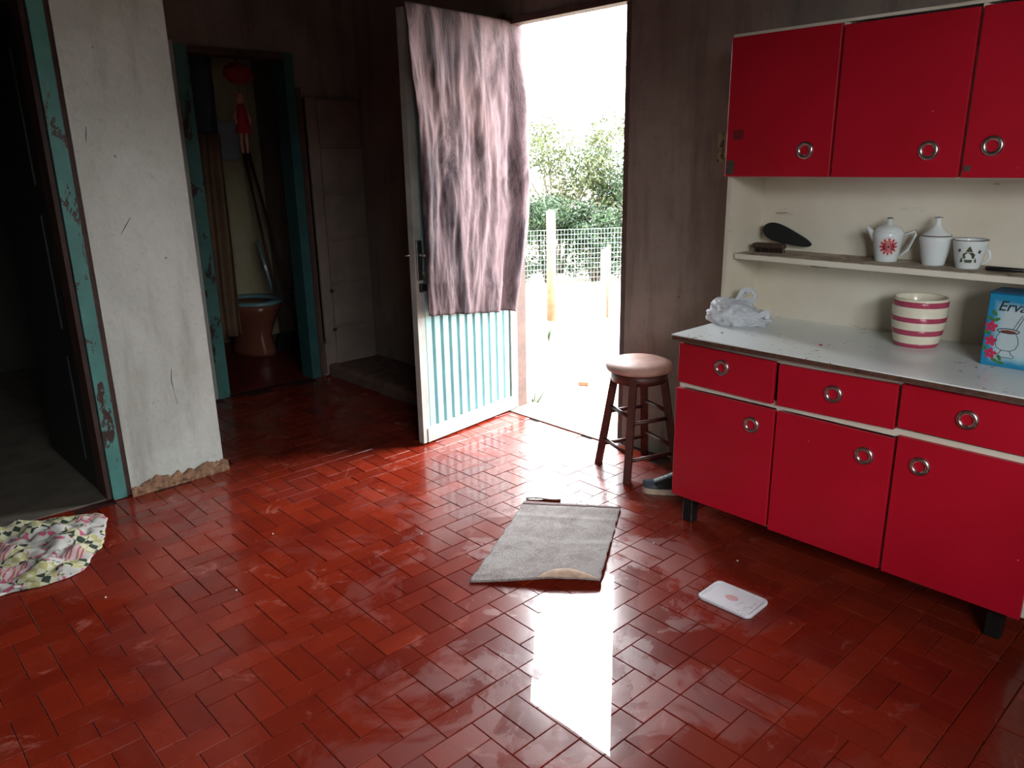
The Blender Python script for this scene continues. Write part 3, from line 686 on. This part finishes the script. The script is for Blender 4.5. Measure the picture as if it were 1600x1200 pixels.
def disc(y, z, r, mt, nm, n=10, x=-.0008, sq=1.0, rot=0):
    m = MB(); vs = [(x, y+r*math.cos(2*PI*i/n)*math.cos(rot)-r*sq*math.sin(2*PI*i/n)*math.sin(rot), z+r*math.cos(2*PI*i/n)*math.sin(rot)+r*sq*math.sin(2*PI*i/n)*math.cos(rot)) for i in range(n)]
    m.add(vs+[(x+.0012, a[1], a[2]) for a in vs], [tuple(range(n)), tuple(range(2*n-1, n-1, -1))]+[(i, i+n, (i+1) % n+n, (i+1) % n) for i in range(n)]); return m.build(nm, mt, body)
MT['petal'] = plain('pink_petal_paint', srgb(190, 40, 78), .5, .2, 200); MT['leafpaint'] = plain('green_leaf_paint', srgb(64, 112, 52), .5, .3, 200)
for fy, fz in ((-.018, .125), (-.022, .080), (-.026, .040)):
    for q in range(5):
        a = 2*PI*q/5+.4; disc(fy+.010*math.cos(a), fz+.010*math.sin(a), .0085, 'petal', 'petal', 8, -.0008, .7, a)
for fy, fz, a in ((-.014, .150, .6), (-.030, .148, -.5), (-.010, .105, .2), (-.008, .055, .9), (-.040, .020, .3), (-.052, .030, 1.1), (-.058, .014, .1), (-.022, .168, .8)): disc(fy, fz, .011, 'leafpaint', 'leaf', 8, -.0006, .45, a)
def line(pts, r=.0009, nm='gourd_outline', mt='ink'): MB().tube([(-.0006, a, b) for a, b in pts], r, 5).build(nm, mt, body)
g0 = -.066
line([(g0+.030, .116), (g0+.022, .108), (g0+.028, .098), (g0+.032, .080), (g0+.026, .062), (g0+.012, .054), (g0-.012, .054), (g0-.026, .062), (g0-.032, .080), (g0-.028, .098), (g0-.022, .108), (g0-.030, .116)])
line([(g0+.030*math.cos(i*PI/12), .116+.007*math.sin(i*PI/12)) for i in range(25)], .0013)
disc(g0, .114, .022, plain('mate_brown', srgb(110, 50, 36), .6, .3, 90), 'gourd_opening', 12, -.0005, .22)
line([(g0+.012, .054), (g0+.016, .044), (g0+.026, .038), (g0+.022, .032), (g0-.022, .032), (g0-.026, .038), (g0-.016, .044), (g0-.012, .054)])
line([(g0-.012, .122), (g0-.020, .142), (g0-.032, .168), (g0-.038, .170), (g0-.032, .150), (g0-.020, .120)])
cu_ = bpy.data.curves.new('txt', 'FONT'); cu_.body = 'Erva'; cu_.size = .044; cu_.shear = .28; cu_.extrude = .0004; cu_.offset = .0004
to = bpy.data.objects.new('tmp', cu_); COL.objects.link(to); dg = bpy.context.evaluated_depsgraph_get(); dg.update()
tm = bpy.data.meshes.new_from_object(to.evaluated_get(dg)); bpy.data.objects.remove(to); tm.materials.clear(); tm.materials.append(MT['ink']); tm.name = 'lettering'
# text x axis -> local -y, text y -> local z
o = inst('lettering', tm, body); o.matrix_local = Matrix(((0, 0, -1, -.0008), (-1, 0, 0, -.028), (0, 1, 0, .178), (0, 0, 0, 1)))
# plastic bag
k = NT('thin_white_plastic'); k.set(Base_Color=(.8, .82, .86, 1), Roughness=.25); tl = k.n('ShaderNodeBsdfTranslucent'); tl.inputs[0].default_value = (.8, .82, .86, 1); trn = k.n('ShaderNodeBsdfTransparent')
m1 = k.n('ShaderNodeMixShader'); m1.inputs[0].default_value = .3; k.l(k.p.outputs[0], m1.inputs[1]); k.l(tl.outputs[0], m1.inputs[2])
m2 = k.n('ShaderNodeMixShader'); m2.inputs[0].default_value = .22; k.l(m1.outputs[0], m2.inputs[1]); k.l(trn.outputs[0], m2.inputs[2]); k.l(m2.outputs[0], k.out.inputs[0])
k.bump(k.noise(k.pos((1, 1, 1), True), 45, 5, .6, 1.2), .6, .006); MT['plastic'] = k.m
bag = tag(empty('plastic_bag', (2.735, 1.625, WZ), math.radians(-70)), 'crumpled white plastic bag at the left end of the worktop', 'bag')
bm = bmesh.new(); bmesh.ops.create_icosphere(bm, subdivisions=5, radius=1)
for q in bm.verts:
    d = q.co.copy(); n1 = noise.noise(d*2.2+Vector((3, 1, 7))); n2 = abs(noise.noise(d*5+Vector((1, 9, 2)))); n3 = abs(noise.noise(d*11))
    r = 1+.22*n1-.26*n2-.10*n3; x, y, z = d*r
    x *= .135; y *= .08; zz = max(0, (z+.35)/1.35); z = .100*zz*(1-.45*max(-.3, x/.135))
    q.co = (x, y, z+.001)
bmx = MB(); bm.verts.index_update(); bmx.add([q.co for q in bm.verts], [tuple(a.index for a in f.verts) for f in bm.faces], 0, True); bm.free()
bmx.build('sack', 'plastic', bag)
def band(pts, wd, nm):
    m = MB(); P = [Vector(a) for a in pts]; 
    m.grid(lambda a, b: (lambda q, f: tuple(P[q]*(1-f)+P[q+1]*f+Vector((-(P[q+1]-P[q]).z, 0, (P[q+1]-P[q]).x)).normalized()*(b-.5)*wd*(1+.3*math.sin(a*9))+Vector((.002*math.sin(a*20+b*5), .006*math.sin(b*PI)+.004*noise.noise((a*8, b*3, 1)), 0))))(min(int(a*(len(P)-1)), len(P)-2), a*(len(P)-1)-min(int(a*(len(P)-1)), len(P)-2)), 40, 5)
    return solid(m.build(nm, 'plastic', bag), .001)
band([(-.02, .0, .06), (.0, -.005, .10), (.018, -.005, .135), (.048, -.005, .138), (.066, -.003, .120), (.058, 0, .098), (.02, 0, .088), (.0, 0, .07)], .022, 'handle_loop')
band([(.02, -.05, .01), (.06, -.052, .03), (.11, -.045, .055), (.128, -.04, .050)], .03, 'handle_flap')

# ------------------------------------------------------------------ stool
stl = tag(empty('stool', (2.775, 2.145, 0)), 'round dark wooden stool with pinkish worn seat beside the doorway', 'stool')
MT['stool_wood'] = plain('dark_red_brown_wood', srgb(74, 34, 28), .4, .35, 18, .2)
m = MB(); m.lathe([(.0003, .490), (.13, .490), (.150, .497), (.156, .512), (.150, .528), (.12, .540), (.06, .546), (.0003, .547)], n=40); m.build('seat', plain('faded_pinkish_seat', srgb(176, 136, 124), .55, .25, 14, .3), stl)
m = MB(); m.lathe([(.105, .445), (.128, .445), (.132, .492), (.105, .492)], n=32); m.build('apron', 'stool_wood', stl)
legs = []
for dx, dy in ((-.075, .175), (-.175, -.085), (.085, -.175), (.175, .085)):
    top = Vector((dx*.58, dy*.58, .48)); bot = Vector((dx, dy, 0)); legs.append((top, bot)); dr = (top-bot)
    t_ = Vector((-dy, dx, 0)).normalized()*.016; s_ = Vector((dx, dy, 0)).normalized()*.016
    vs = [bot-t_-s_, bot+t_-s_, bot+t_+s_, bot-t_+s_, top-t_-s_, top+t_-s_, top+t_+s_, top-t_+s_]
    MB().add(vs, [(0, 1, 2, 3), (4, 5, 6, 7), (0, 1, 5, 4), (1, 2, 6, 5), (2, 3, 7, 6), (3, 0, 4, 7)]).build('leg', 'stool_wood', stl)
for i in range(4):
    a, b = legs[i], legs[(i+1) % 4]
    for z in ((.10 if i % 2 else .13), (.27 if i % 2 else .30)):
        f = z/.48; p0 = a[1].lerp(a[0], f); p1 = b[1].lerp(b[0], f); MB().tube([p0, p1], .010, 8).build('rung', 'stool_wood', stl)

# ------------------------------------------------------------------ sneaker
sh = tag(empty('sneaker', (2.58, 1.955, 0), math.radians(-47)), 'black sneaker with pale rubber sole beside the stool and cupboard', 'shoe')
def shoe_out(s, r): # half-width along length
    return r*(.75+.35*math.sin(PI*min(1, s*1.15)))*(math.sqrt(max(0, 1-((s-.12)/.12)**2)) if s < .12 else (math.sqrt(max(0, 1-((s-.88)/.12)**2))*.85+.15*0 if s > .88 else 1))
SL = .27
def shoe_surf(zb, ht, wd):
    def fn(a, b):
        s = .002+.996*a; w_ = max(.001, shoe_out(s, wd)); H = ht(s); t_ = PI*b
        return (SL*s, -w_*math.cos(t_), zb+H*math.sin(t_)**.8)
    return fn
m = MB(); 
outl = [(SL*(i/40), shoe_out(.001+.998*i/40, .040)) for i in range(41)]; poly = outl+[(x, -y) for x, y in reversed(outl)]
m.prism(poly, .0, .026, 'xy'); m.build('sole', plain('pale_rubber_sole', srgb(190, 172, 150), .6, .2, 30), sh)
hts = lambda s: .028+.05*min(1, max(0, (s-.15)/.45))+.02*max(0, s-.75)
m = MB(); m.grid(shoe_surf(.024, hts, .038), 40, 18); m.build('upper', plain('black_canvas', srgb(18, 19, 22), .6, .2, 60), sh)
m = MB(); m.grid(lambda a, b: (lambda s, w_: (SL*s, -w_*math.cos(PI*b), .0245+.031*math.sin(PI*b)**.8))(.006+.22*a, shoe_out(.006+.22*a, .0385)), 12, 14)
m.build('toe_cap', plain('grey_toe_cap', srgb(74, 84, 92), .25, .1, 30), sh)
for i in range(5):
    s = .30+i*.07; z = .024+hts(s); MB().tube([(SL*s, -.024, z-.012), (SL*s+.006, 0, z+.003), (SL*s, .024, z-.012)], .003, 6).build('lace', plain('white_lace', srgb(200, 205, 210), .7, .1, 50) if i == 0 else bpy.data.materials['white_lace'], sh)

# ------------------------------------------------------------------ doormat
k = NT('coarse_grey_mat'); v = k.pos((1, 1, 1)); wv = k.n('ShaderNodeTexVoronoi'); wv.inputs['Scale'].default_value = 230; k.l(v, wv.inputs['Vector']); n1 = k.noise(v, 9, 6, .7); 
c = k.mix(k.ramp(n1, [(.42, 0.), (.6, 1.)]), srgb(126, 116, 112), srgb(84, 62, 56)); c = k.mix(k.math('MULTIPLY', k.ramp(wv.outputs['Distance'], [(.15, 0.), (.7, 1.)]), .45), c, srgb(170, 162, 158))
k.set(Base_Color=c, Roughness=.8); k.bump(wv.outputs['Distance'], .6, .004); MT['mat'] = k.m
A_, B_, C_, D_ = Vector((2.115, 2.235, 0)), Vector((2.365, 1.905, 0)), Vector((1.835, 1.562, 0)), Vector((1.520, 1.898, 0))
def mat_fn(a, b):
    p = (A_.lerp(B_, a)).lerp(D_.lerp(C_, a), b)
    z = .004+.006*math.exp(-((b-.07)/.05)**2)+.0035*math.exp(-((b-.20-.02*a)/.02)**2)+.004*math.exp(-((b-.52-.05*a)/.022)**2)*a+.002*noise.noise((a*5, b*5, 3))
    z += .003*math.exp(-((b-.93)/.02)**2)*(1-a)
    # lifted corner near C curling up
    d = max(0, (a-.42)+(b-.72)*1.25); z += .022*min(1, d/.55)**1.2*(1-.25*max(0, a-.8)*5)*(b > .5)
    edge = .006*noise.noise((a*14, b*14, 8))
    return (p.x+edge, p.y-edge*.6, z)
mt = tag(empty('doormat', (0, 0, 0)), 'coarse grey doormat with one curled corner on the wet tiles', 'doormat')
m = MB(); m.grid(mat_fn, 60, 60); solid(m.build('pile', 'mat', mt), .006, 1)
# folded-under lip showing the pale backing at the curled corner
def lip(a, b):
    q = Vector(mat_fn(.52+.46*a, 1.0)); inn = (Vector((2.0, 1.95, 0))-q); inn.z = 0; inn.normalize()
    wdt = .050*math.sin(PI*a)**.6*b
    return (q.x+inn.x*wdt, q.y+inn.y*wdt, q.z+.007+.010*math.sin(PI*b*.8)*math.sin(PI*a))
m = MB(); m.grid(lip, 26, 10); solid(m.build('backing_flap', plain('pale_mat_backing', srgb(168, 138, 116), .8, .25, 30, .3, obj=False), mt), .002)
m = MB(); m.grid(lambda a, b: (lambda q: (q[0], q[1], q[2]+.0075))(mat_fn(a, .002+.055*b*(1-.5*a))), 40, 6); solid(m.build('hem', plain('dark_mat_hem', srgb(84, 54, 50), .8, .3, 30), mt), .002)
m = MB(); m.grid(lambda a, b: (2.155+.10*a-.02*b, 2.268-.115*a-.02*b, .003+.010*b+.003*math.sin(a*6)), 12, 4); solid(m.build('rear_flap', plain('mat_hem', srgb(96, 78, 72), .8, .3, 30), mt), .004)

# puddle
pts = [(1.20, 1.40), (1.33, 1.50), (1.47, 1.545), (1.60, 1.60), (1.72, 1.70), (1.95, 1.68), (2.02, 1.55), (1.88, 1.42), (1.72, 1.34), (1.60, 1.27), (1.50, 1.16), (1.40, 1.06), (1.28, .97), (1.17, 1.06), (1.12, 1.25)]
def smooth_loop(P, sub=14):
    out = []; n = len(P)
    for i in range(n):
        p0, p1, p2, p3 = [Vector(P[(i+q) % n]) for q in (-1, 0, 1, 2)]
        for j in range(sub):
            t_ = j/sub; out.append(.5*((2*p1)+(p2-p0)*t_+(2*p0-5*p1+4*p2-p3)*t_**2+(3*p1-p0-3*p2+p3)*t_**3))
    return out
loop = smooth_loop(pts); cen = Vector((1.55, 1.36)); lp = []
for i, q in enumerate(loop):
    r = 1+.10*noise.noise((q.x*16, q.y*16, 1))+.06*noise.noise((q.x*45, q.y*45, 2)); lp.append(cen+(q-cen)*r)
m = MB(); n = len(lp); vs = [(q.x, q.y, .0002) for q in lp]+[(q.x, q.y, -.0035) for q in lp]
m.add(vs, [tuple(range(n))]+[(i, (i+1) % n, (i+1) % n+n, i+n) for i in range(n)])
tag(m.build('puddle', 'water'), 'shallow puddle of water mirroring the doorway on the red tiles', 'puddle')

# droplets splashed around the puddle
R = random.Random(21); m = MB()
for i in range(700):
    a = R.uniform(0, 2*PI); k_ = R.gauss(1.0, .16); q = lo_q = loop[int(a/(2*PI)*len(loop)) % len(loop)]; p_ = cen+(q-cen)*k_; r = R.choice((.0012, .0016, .002, .003))
    m.lathe([(r, 0), (r*.85, r*.32), (r*.45, r*.52), (.0001, r*.58)], (p_.x, p_.y, .0006), 7)
o = tag(m.build('water_droplets', 'water'), 'fine water droplets splashed on the tiles around the puddle', 'droplets', kind='stuff')
# lid of a tub
k = NT('dirty_white_plastic'); v = k.pos((1, 1, 1), True); n1 = k.noise(v, 45, 5, .7)
sxy = k.n('ShaderNodeSeparateXYZ'); k.l(v, sxy.inputs[0]); gx = k.ramp(sxy.outputs[0], [(.02, 0.), (.09, 1.)])
c = k.mix(k.math('MULTIPLY', k.ramp(n1, [(.55, 0.), (.66, 1.)]), k.math('ADD', k.math('MULTIPLY', gx, .7), .1)), srgb(206, 204, 208), srgb(70, 64, 64)); k.set(Base_Color=c, Roughness=.4); MT['lid_white'] = k.m
ll = tag(empty('tub_lid', (2.085, 1.188, .002), math.radians(-45)), 'white plastic tub lid lying on the red tiles', 'lid')
ll.rotation_euler.z = math.atan2(1.108-1.268, 2.084-2.083)+.02
def rrect(hx, hy, r, z, n=6):
    out = []
    for cx, cy, a0 in ((hx-r, hy-r, 0), (-hx+r, hy-r, PI/2), (-hx+r, -hy+r, PI), (hx-r, -hy+r, 1.5*PI)):
        for i in range(n+1): a = a0+PI/2*i/n; out.append((cx+r*math.cos(a), cy+r*math.sin(a), z))
    return out
rings = [rrect(.098, .070, .022, .0), rrect(.099, .071, .023, .007), rrect(.096, .068, .020, .010), rrect(.090, .062, .018, .010), rrect(.087, .059, .016, .0055), rrect(.084, .056, .014, .007)]
m = MB(); n = len(rings[0]); vs = [q for r_ in rings for q in r_]; fs = [(i*n+j, i*n+(j+1) % n, (i+1)*n+(j+1) % n, (i+1)*n+j) for i in range(len(rings)-1) for j in range(n)]+[tuple((len(rings)-1)*n+j for j in range(n)), tuple(range(n))]
m.add(vs, fs); m.build('lid_shell', 'lid_white', ll)
m = MB(); m.add([(.024*math.cos(i*PI/10)-.004, .017*math.sin(i*PI/10), .0074) for i in range(20)]+[(.024*math.cos(i*PI/10)-.004, .017*math.sin(i*PI/10), .0066) for i in range(20)], [tuple(range(20))]+[(i, (i+1) % 20, (i+1) % 20+20, i+20) for i in range(20)]); m.build('label_mark', plain('pink_label', srgb(196, 150, 152), .5, .1, 40), ll)

# ------------------------------------------------------------------ patterned cloth on the floor
k = NT('patchwork_print'); v = k.pos((1, 1, 1)); 
pv = k.n('ShaderNodeTexVoronoi', feature='F1'); pv.inputs['Scale'].default_value = 9.5; k.l(v, pv.inputs['Vector'])
sel = k.n('ShaderNodeSeparateColor'); k.l(pv.outputs['Color'], sel.inputs[0])
mp = k.n('ShaderNodeMapping'); mp.inputs['Rotation'].default_value = (0, 0, .6); k.l(v, mp.inputs[0])
wv = k.n('ShaderNodeTexWave'); wv.inputs['Scale'].default_value = 9; wv.inputs['Distortion'].default_value = 1.2; k.l(mp.outputs[0], wv.inputs[0])
strp = k.ramp(wv.outputs[1], [(.0, srgb(214, 196, 190)), (.35, srgb(222, 196, 196)), (.45, srgb(196, 84, 128)), (.7, srgb(206, 120, 150)), (.8, srgb(150, 36, 84)), (1., srgb(214, 190, 160))])
ck = k.n('ShaderNodeTexChecker'); ck.inputs['Scale'].default_value = 38; ck.inputs[1].default_value = srgb(196, 192, 132); ck.inputs[2].default_value = srgb(226, 222, 190); k.l(mp.outputs[0], ck.inputs[0])
dk = k.n('ShaderNodeTexChecker'); dk.inputs['Scale'].default_value = 19; k.l(mp.outputs[0], dk.inputs[0])
chk = k.mix(k.math('MULTIPLY', k.math('GREATER_THAN', ck.outputs[1], .5), dk.outputs[1]), ck.outputs[0], srgb(46, 62, 48))
fl_ = k.noise(v, 26, 3, .5, .5)
flo = k.mix(k.ramp(fl_, [(.56, 0.), (.60, 1.)]), srgb(214, 212, 208), srgb(200, 92, 124)); flo = k.mix(k.ramp(k.noise(v, 31, 3, .5, 1), [(.60, 0.), (.63, 1.)]), flo, srgb(104, 116, 62))
c = k.mix(k.math('GREATER_THAN', sel.outputs[0], .42), strp, flo); c = k.mix(k.math('GREATER_THAN', sel.outputs[1], .62), c, chk)
c = k.mix(1.0, c, (.55, .54, .52, 1), 'MULTIPLY'); k.set(Base_Color=c, Roughness=.9); k.bump(k.noise(v, 30, 4), .3, .006); MT['patch'] = k.m
P4 = [Vector(q) for q in ((.745, 3.40), (.70, 3.49), (.42, 3.585), (-.05, 3.62), (-.35, 3.35), (-.25, 3.00), (.02, 2.90), (.28, 2.985), (.42, 2.955), (.545, 2.975), (.60, 3.06), (.665, 3.15), (.70, 3.25))]
lo = smooth_loop(P4, 12); cc = Vector((.22, 3.28))
def clothf(a, b):
    i = int(a*len(lo)) % len(lo); q = lo[i]; d = q-cc; r = b**.8
    p_ = cc+d*r*(1+.018*noise.noise((i*.23, 3, 1)))
    ed = 1-b
    z = .004+.022*min(1, ed*3)*(1+1.0*noise.noise((p_.x*7, p_.y*7, 1)))+.045*abs(noise.noise((p_.x*10+p_.y*6, p_.y*12-p_.x*5, 5)))*min(1, ed*5)+.010*abs(noise.noise((p_.x*26, p_.y*26, 9)))*min(1, ed*8)
    return (p_.x, p_.y, max(.003, z))
m = MB(); m.grid(clothf, len(lo), 46)
tag(solid(m.build('patterned_cloth', 'patch'), .002), 'crumpled pink, green and white patchwork cloth on the floor', 'cloth')
# heap in the dark room
m = MB(); m.grid(lambda a, b: (.20+.20*math.cos(2*PI*a)*b+.02*noise.noise((a*9, b*4, 0)), 4.55+.24*math.sin(2*PI*a)*b, .006+.10*(1-b*b)*(1+.6*noise.noise((math.cos(2*PI*a)*b*3, math.sin(2*PI*a)*b*3, 3)))), 40, 14)
tag(m.build('clothes_heap', plain('dull_purple_cloth', srgb(96, 50, 76), .9, .4, 12, .5)), 'dim purplish heap of clothes on the dark room floor', 'clothes')

# ------------------------------------------------------------------ bathroom
to = tag(empty('toilet', (2.53, 5.80, 0), math.radians(8)), 'brown toilet bowl with grey-teal seat in the dark bathroom', 'toilet')
MT['toilet_brown'] = plain('brown_porcelain', srgb(112, 66, 52), .15, .1, 5); MT['seat_teal'] = plain('grey_teal_plastic', srgb(110, 146, 152), .3, .1, 5)
m = MB()
def oval(rx, ry, z, cy, n=32): return [(rx*math.cos(2*PI*i/n), cy+ry*math.sin(2*PI*i/n)*(1.12 if math.sin(2*PI*i/n) < 0 else .9), z) for i in range(n)]
sec = [oval(.115, .20, 0, .0), oval(.118, .20, .03, .0), (oval(.105, .17, .14, .0)), oval(.13, .19, .24, -.01), oval(.175, .225, .34, -.02), oval(.185, .235, .385, -.02), oval(.150, .20, .387, -.02), oval(.11, .15, .25, -.02), oval(.03, .05, .2, -.02)]
n = 32; m.add([q for s_ in sec for q in s_], [(i*n+j, i*n+(j+1) % n, (i+1)*n+(j+1) % n, (i+1)*n+j) for i in range(len(sec)-1) for j in range(n)]+[tuple(range(n)), tuple((len(sec)-1)*n+j for j in range(n))], 0, True); bw_ = m.build('bowl', 'toilet_brown', to)
to.scale = (1.15, 1.1, 1.05)
sec = [oval(.190, .245, .388, -.02), oval(.195, .25, .40, -.02), oval(.185, .24, .412, -.02), oval(.12, .165, .412, -.02), oval(.115, .16, .388, -.02)]
m = MB(); m.add([q for s_ in sec for q in s_], [(i*n+j, i*n+(j+1) % n, ((i+1) % 5)*n+(j+1) % n, ((i+1) % 5)*n+j) for i in range(5) for j in range(n)], 0, True); m.build('seat', 'seat_teal', to)
m = MB(); pl = [(.18*math.cos(2*PI*i/n), .22*math.sin(2*PI*i/n)) for i in range(n)]; m.prism(pl, -.008, .008, 'xz'); lo_ = m.build('seat_lid', 'seat_teal', to, (.235, .12, .60), (math.radians(-10), math.radians(14), math.radians(58)))
bk = tag(empty('laundry_basket', (2.80, 5.28, 0)), 'dark round basket standing beside the toilet', 'basket')
m = MB(); m.lathe([(.0003, .004), (.11, .004), (.13, .30), (.145, .52), (.15, .53), (.14, .53), (.12, .30), (.10, .02), (.0003, .015)], n=24); m.build('tub', plain('dark_plum_plastic', srgb(52, 34, 36), .5, .2, 8), bk)
m = MB(); m.lathe([(.150, .500), (.158, .505), (.158, .528), (.150, .533)], n=24); m.build('rim', plain('plum_rim', srgb(66, 40, 42), .5, .2, 8), bk)
def sheet(name, x0, x1, y, z0, z1, mat, label, cat, fold=.02, nf=9):
    m = MB(); m.grid(lambda a, b: (x0+(x1-x0)*a, y+fold*math.sin(a*nf*2*PI+2*b)+.01*noise.noise((a*6, b*3, 2)), z1+(z0-z1)*b), 70, 16)
    return tag(solid(m.build(name, mat), .003), label, cat)
sheet('shower_curtain', 1.80, 2.27, 5.35, .25, 1.64, plain('dull_brown_curtain', srgb(104, 78, 58), .7, .3, 5), 'dull brown curtain hanging at the left of the bathroom', 'curtain', .022, 5)
sheet('blue_towel', 1.80, 2.30, 5.42, 1.60, 2.15, plain('dark_blue_grey_cloth', srgb(60, 74, 82), .8, .3, 5), 'dark blue-grey cloth hanging above the brown curtain', 'cloth', .018, 4)
m = MB(); m.tube([(1.34, 5.38, 2.16), (2.3, 5.38, 2.16), (2.98, 5.38, 2.16)], .008, 6)
tag(m.build('curtain_rod', 'black_metal'), 'thin rod across the bathroom carrying the hanging cloths', 'rod')
# hanging doll, red bundle
dl = tag(empty('hanging_doll', (2.125, 4.66, 1.50)), 'small hanging doll ornament in a red dress in the bathroom doorway', 'doll')
m = MB(); m.lathe([(.0003, .285), (.018, .292), (.027, .312), (.024, .335), (.012, .348), (.0003, .350)], n=16); m.build('head', plain('doll_skin', srgb(176, 120, 104), .6, .1, 20), dl)
m = MB(); m.lathe([(.0003, .12), (.046, .12), (.036, .18), (.026, .23), (.030, .265), (.014, .285), (.0003, .287)], n=16); m.build('dress', plain('doll_red', srgb(150, 26, 40), .8, .2, 30), dl)
for s_ in (-1, 1):
    MB().tube([(s_*.015, 0, .125), (s_*.018, .004, .06), (s_*.014, 0, .005)], [.011, .009, .008], 8).build('leg', bpy.data.materials['doll_skin'], dl)
    MB().tube([(s_*.024, 0, .262), (s_*.046, -.006, .215), (s_*.040, -.012, .17)], [.009, .008, .007], 8).build('arm', bpy.data.materials['doll_skin'], dl)
MB().tube([(0, 0, .348), (0, .003, .402)], .0015, 5).build('string', 'ink', dl)
rb_ = tag(empty('red_bundle', (2.135, 4.665, 1.955)), 'dark red cloth bundle hanging at the top of the bathroom doorway', 'bundle')
bm = bmesh.new(); bmesh.ops.create_icosphere(bm, subdivisions=4, radius=1)
for q in bm.verts: d = q.co.copy(); r = 1+.18*noise.noise(d*2.5)+.1*abs(noise.noise(d*6)); q.co = (d.x*r*.085, d.y*r*.05, d.z*r*.058)
bm.verts.index_update(); m = MB().add([q.co for q in bm.verts], [tuple(a.index for a in f.verts) for f in bm.faces], 0, True); bm.free()
m.build('cloth', plain('dark_red_cloth', srgb(120, 14, 26), .8, .2, 30), rb_); MB().tube([(0, 0, .05), (0, .03, .095), (0, .068, .105)], .004, 6).build('loop', 'ink', rb_)
# mirror, hook, brooms
mi = tag(empty('wall_mirror', (2.72, 6.292, 1.62)), 'small pale mirror on the bathroom back wall', 'mirror')
B(-.10, .10, -.012, .0, -.15, .15, ch=.003).build('frame', plain('grey_mirror_frame', srgb(150, 156, 160), .4, .1, 10), mi); B(-.085, .085, -.014, -.011, -.135, .135).build('glass', plain('pale_highlight_glass', srgb(170, 180, 186), .12, .03, 10), mi)  # pale glass colour stands in for reflected highlights
hk = tag(empty('wall_hook', (2.59, 6.298, 1.36)), 'dark metal wall hook below the mirror', 'hook')
m = MB(); m.box(-.012, .012, -.006, 0, -.02, .035); m.build('plate', 'black_metal', hk); MB().tube([(0, -.004, 0), (0, -.03, -.03), (.0, -.05, -.015), (0, -.055, .01)], .006, 8).build('prong', 'black_metal', hk)
for x, lab, tx in ((2.74, 'dark broom handle leaning left in the bathroom', .05), (2.86, 'dark broom handle leaning right in the bathroom', -.03)):
    b_ = tag(empty('broom', (x, 5.66, 0)), lab, 'broom'); MB().tube([(0, 0, .12), (tx, .5, 1.55)], .012, 8).build('pole', 'frame_brown', b_)
    m = MB(); m.prism([(-.10, 0), (.10, 0), (.05, .14), (-.05, .14)], -.025, .025); m.build('head', 'black_metal', b_)
# crumbs on the tiles and worktop
R = random.Random(9); MT['crumb'] = plain('pale_crumb', srgb(200, 188, 176), .8, .1, 30)
for i, (x, y) in enumerate(((1.19, 2.75), (.90, 2.44), (.55, 2.72), (1.62, 2.32), (2.33, 1.32), (2.22, 1.62))):
    m = MB(); m.lathe([(.0003, 0), (.004, .0005), (.0035, .003), (.0003, .004)], n=6)
    tag(m.build('crumb', 'crumb', None, (x, y, .0006), (0, 0, i)), ['tiny pale crumb on the tiles midway between mat and wall end', 'tiny pale crumb on the tiles in front of the pale wall end', 'tiny pale crumb on the tiles near the patchwork cloth', 'tiny pale crumb on the tiles left of the doormat', 'tiny pale crumb on the tiles under the edge of the cupboard', 'tiny pale crumb on the tiles between mat and cupboard foot'][i], 'crumb', 'pale crumbs on the tiles')
m = MB(); m.lathe([(.0003, 0), (.007, .0006), (.005, .004), (.0003, .005)], n=7)
tag(m.build('red_chip', 'rasp', None, (2.60, 1.21, WZ)), 'tiny red chip lying on the white worktop', 'chip')
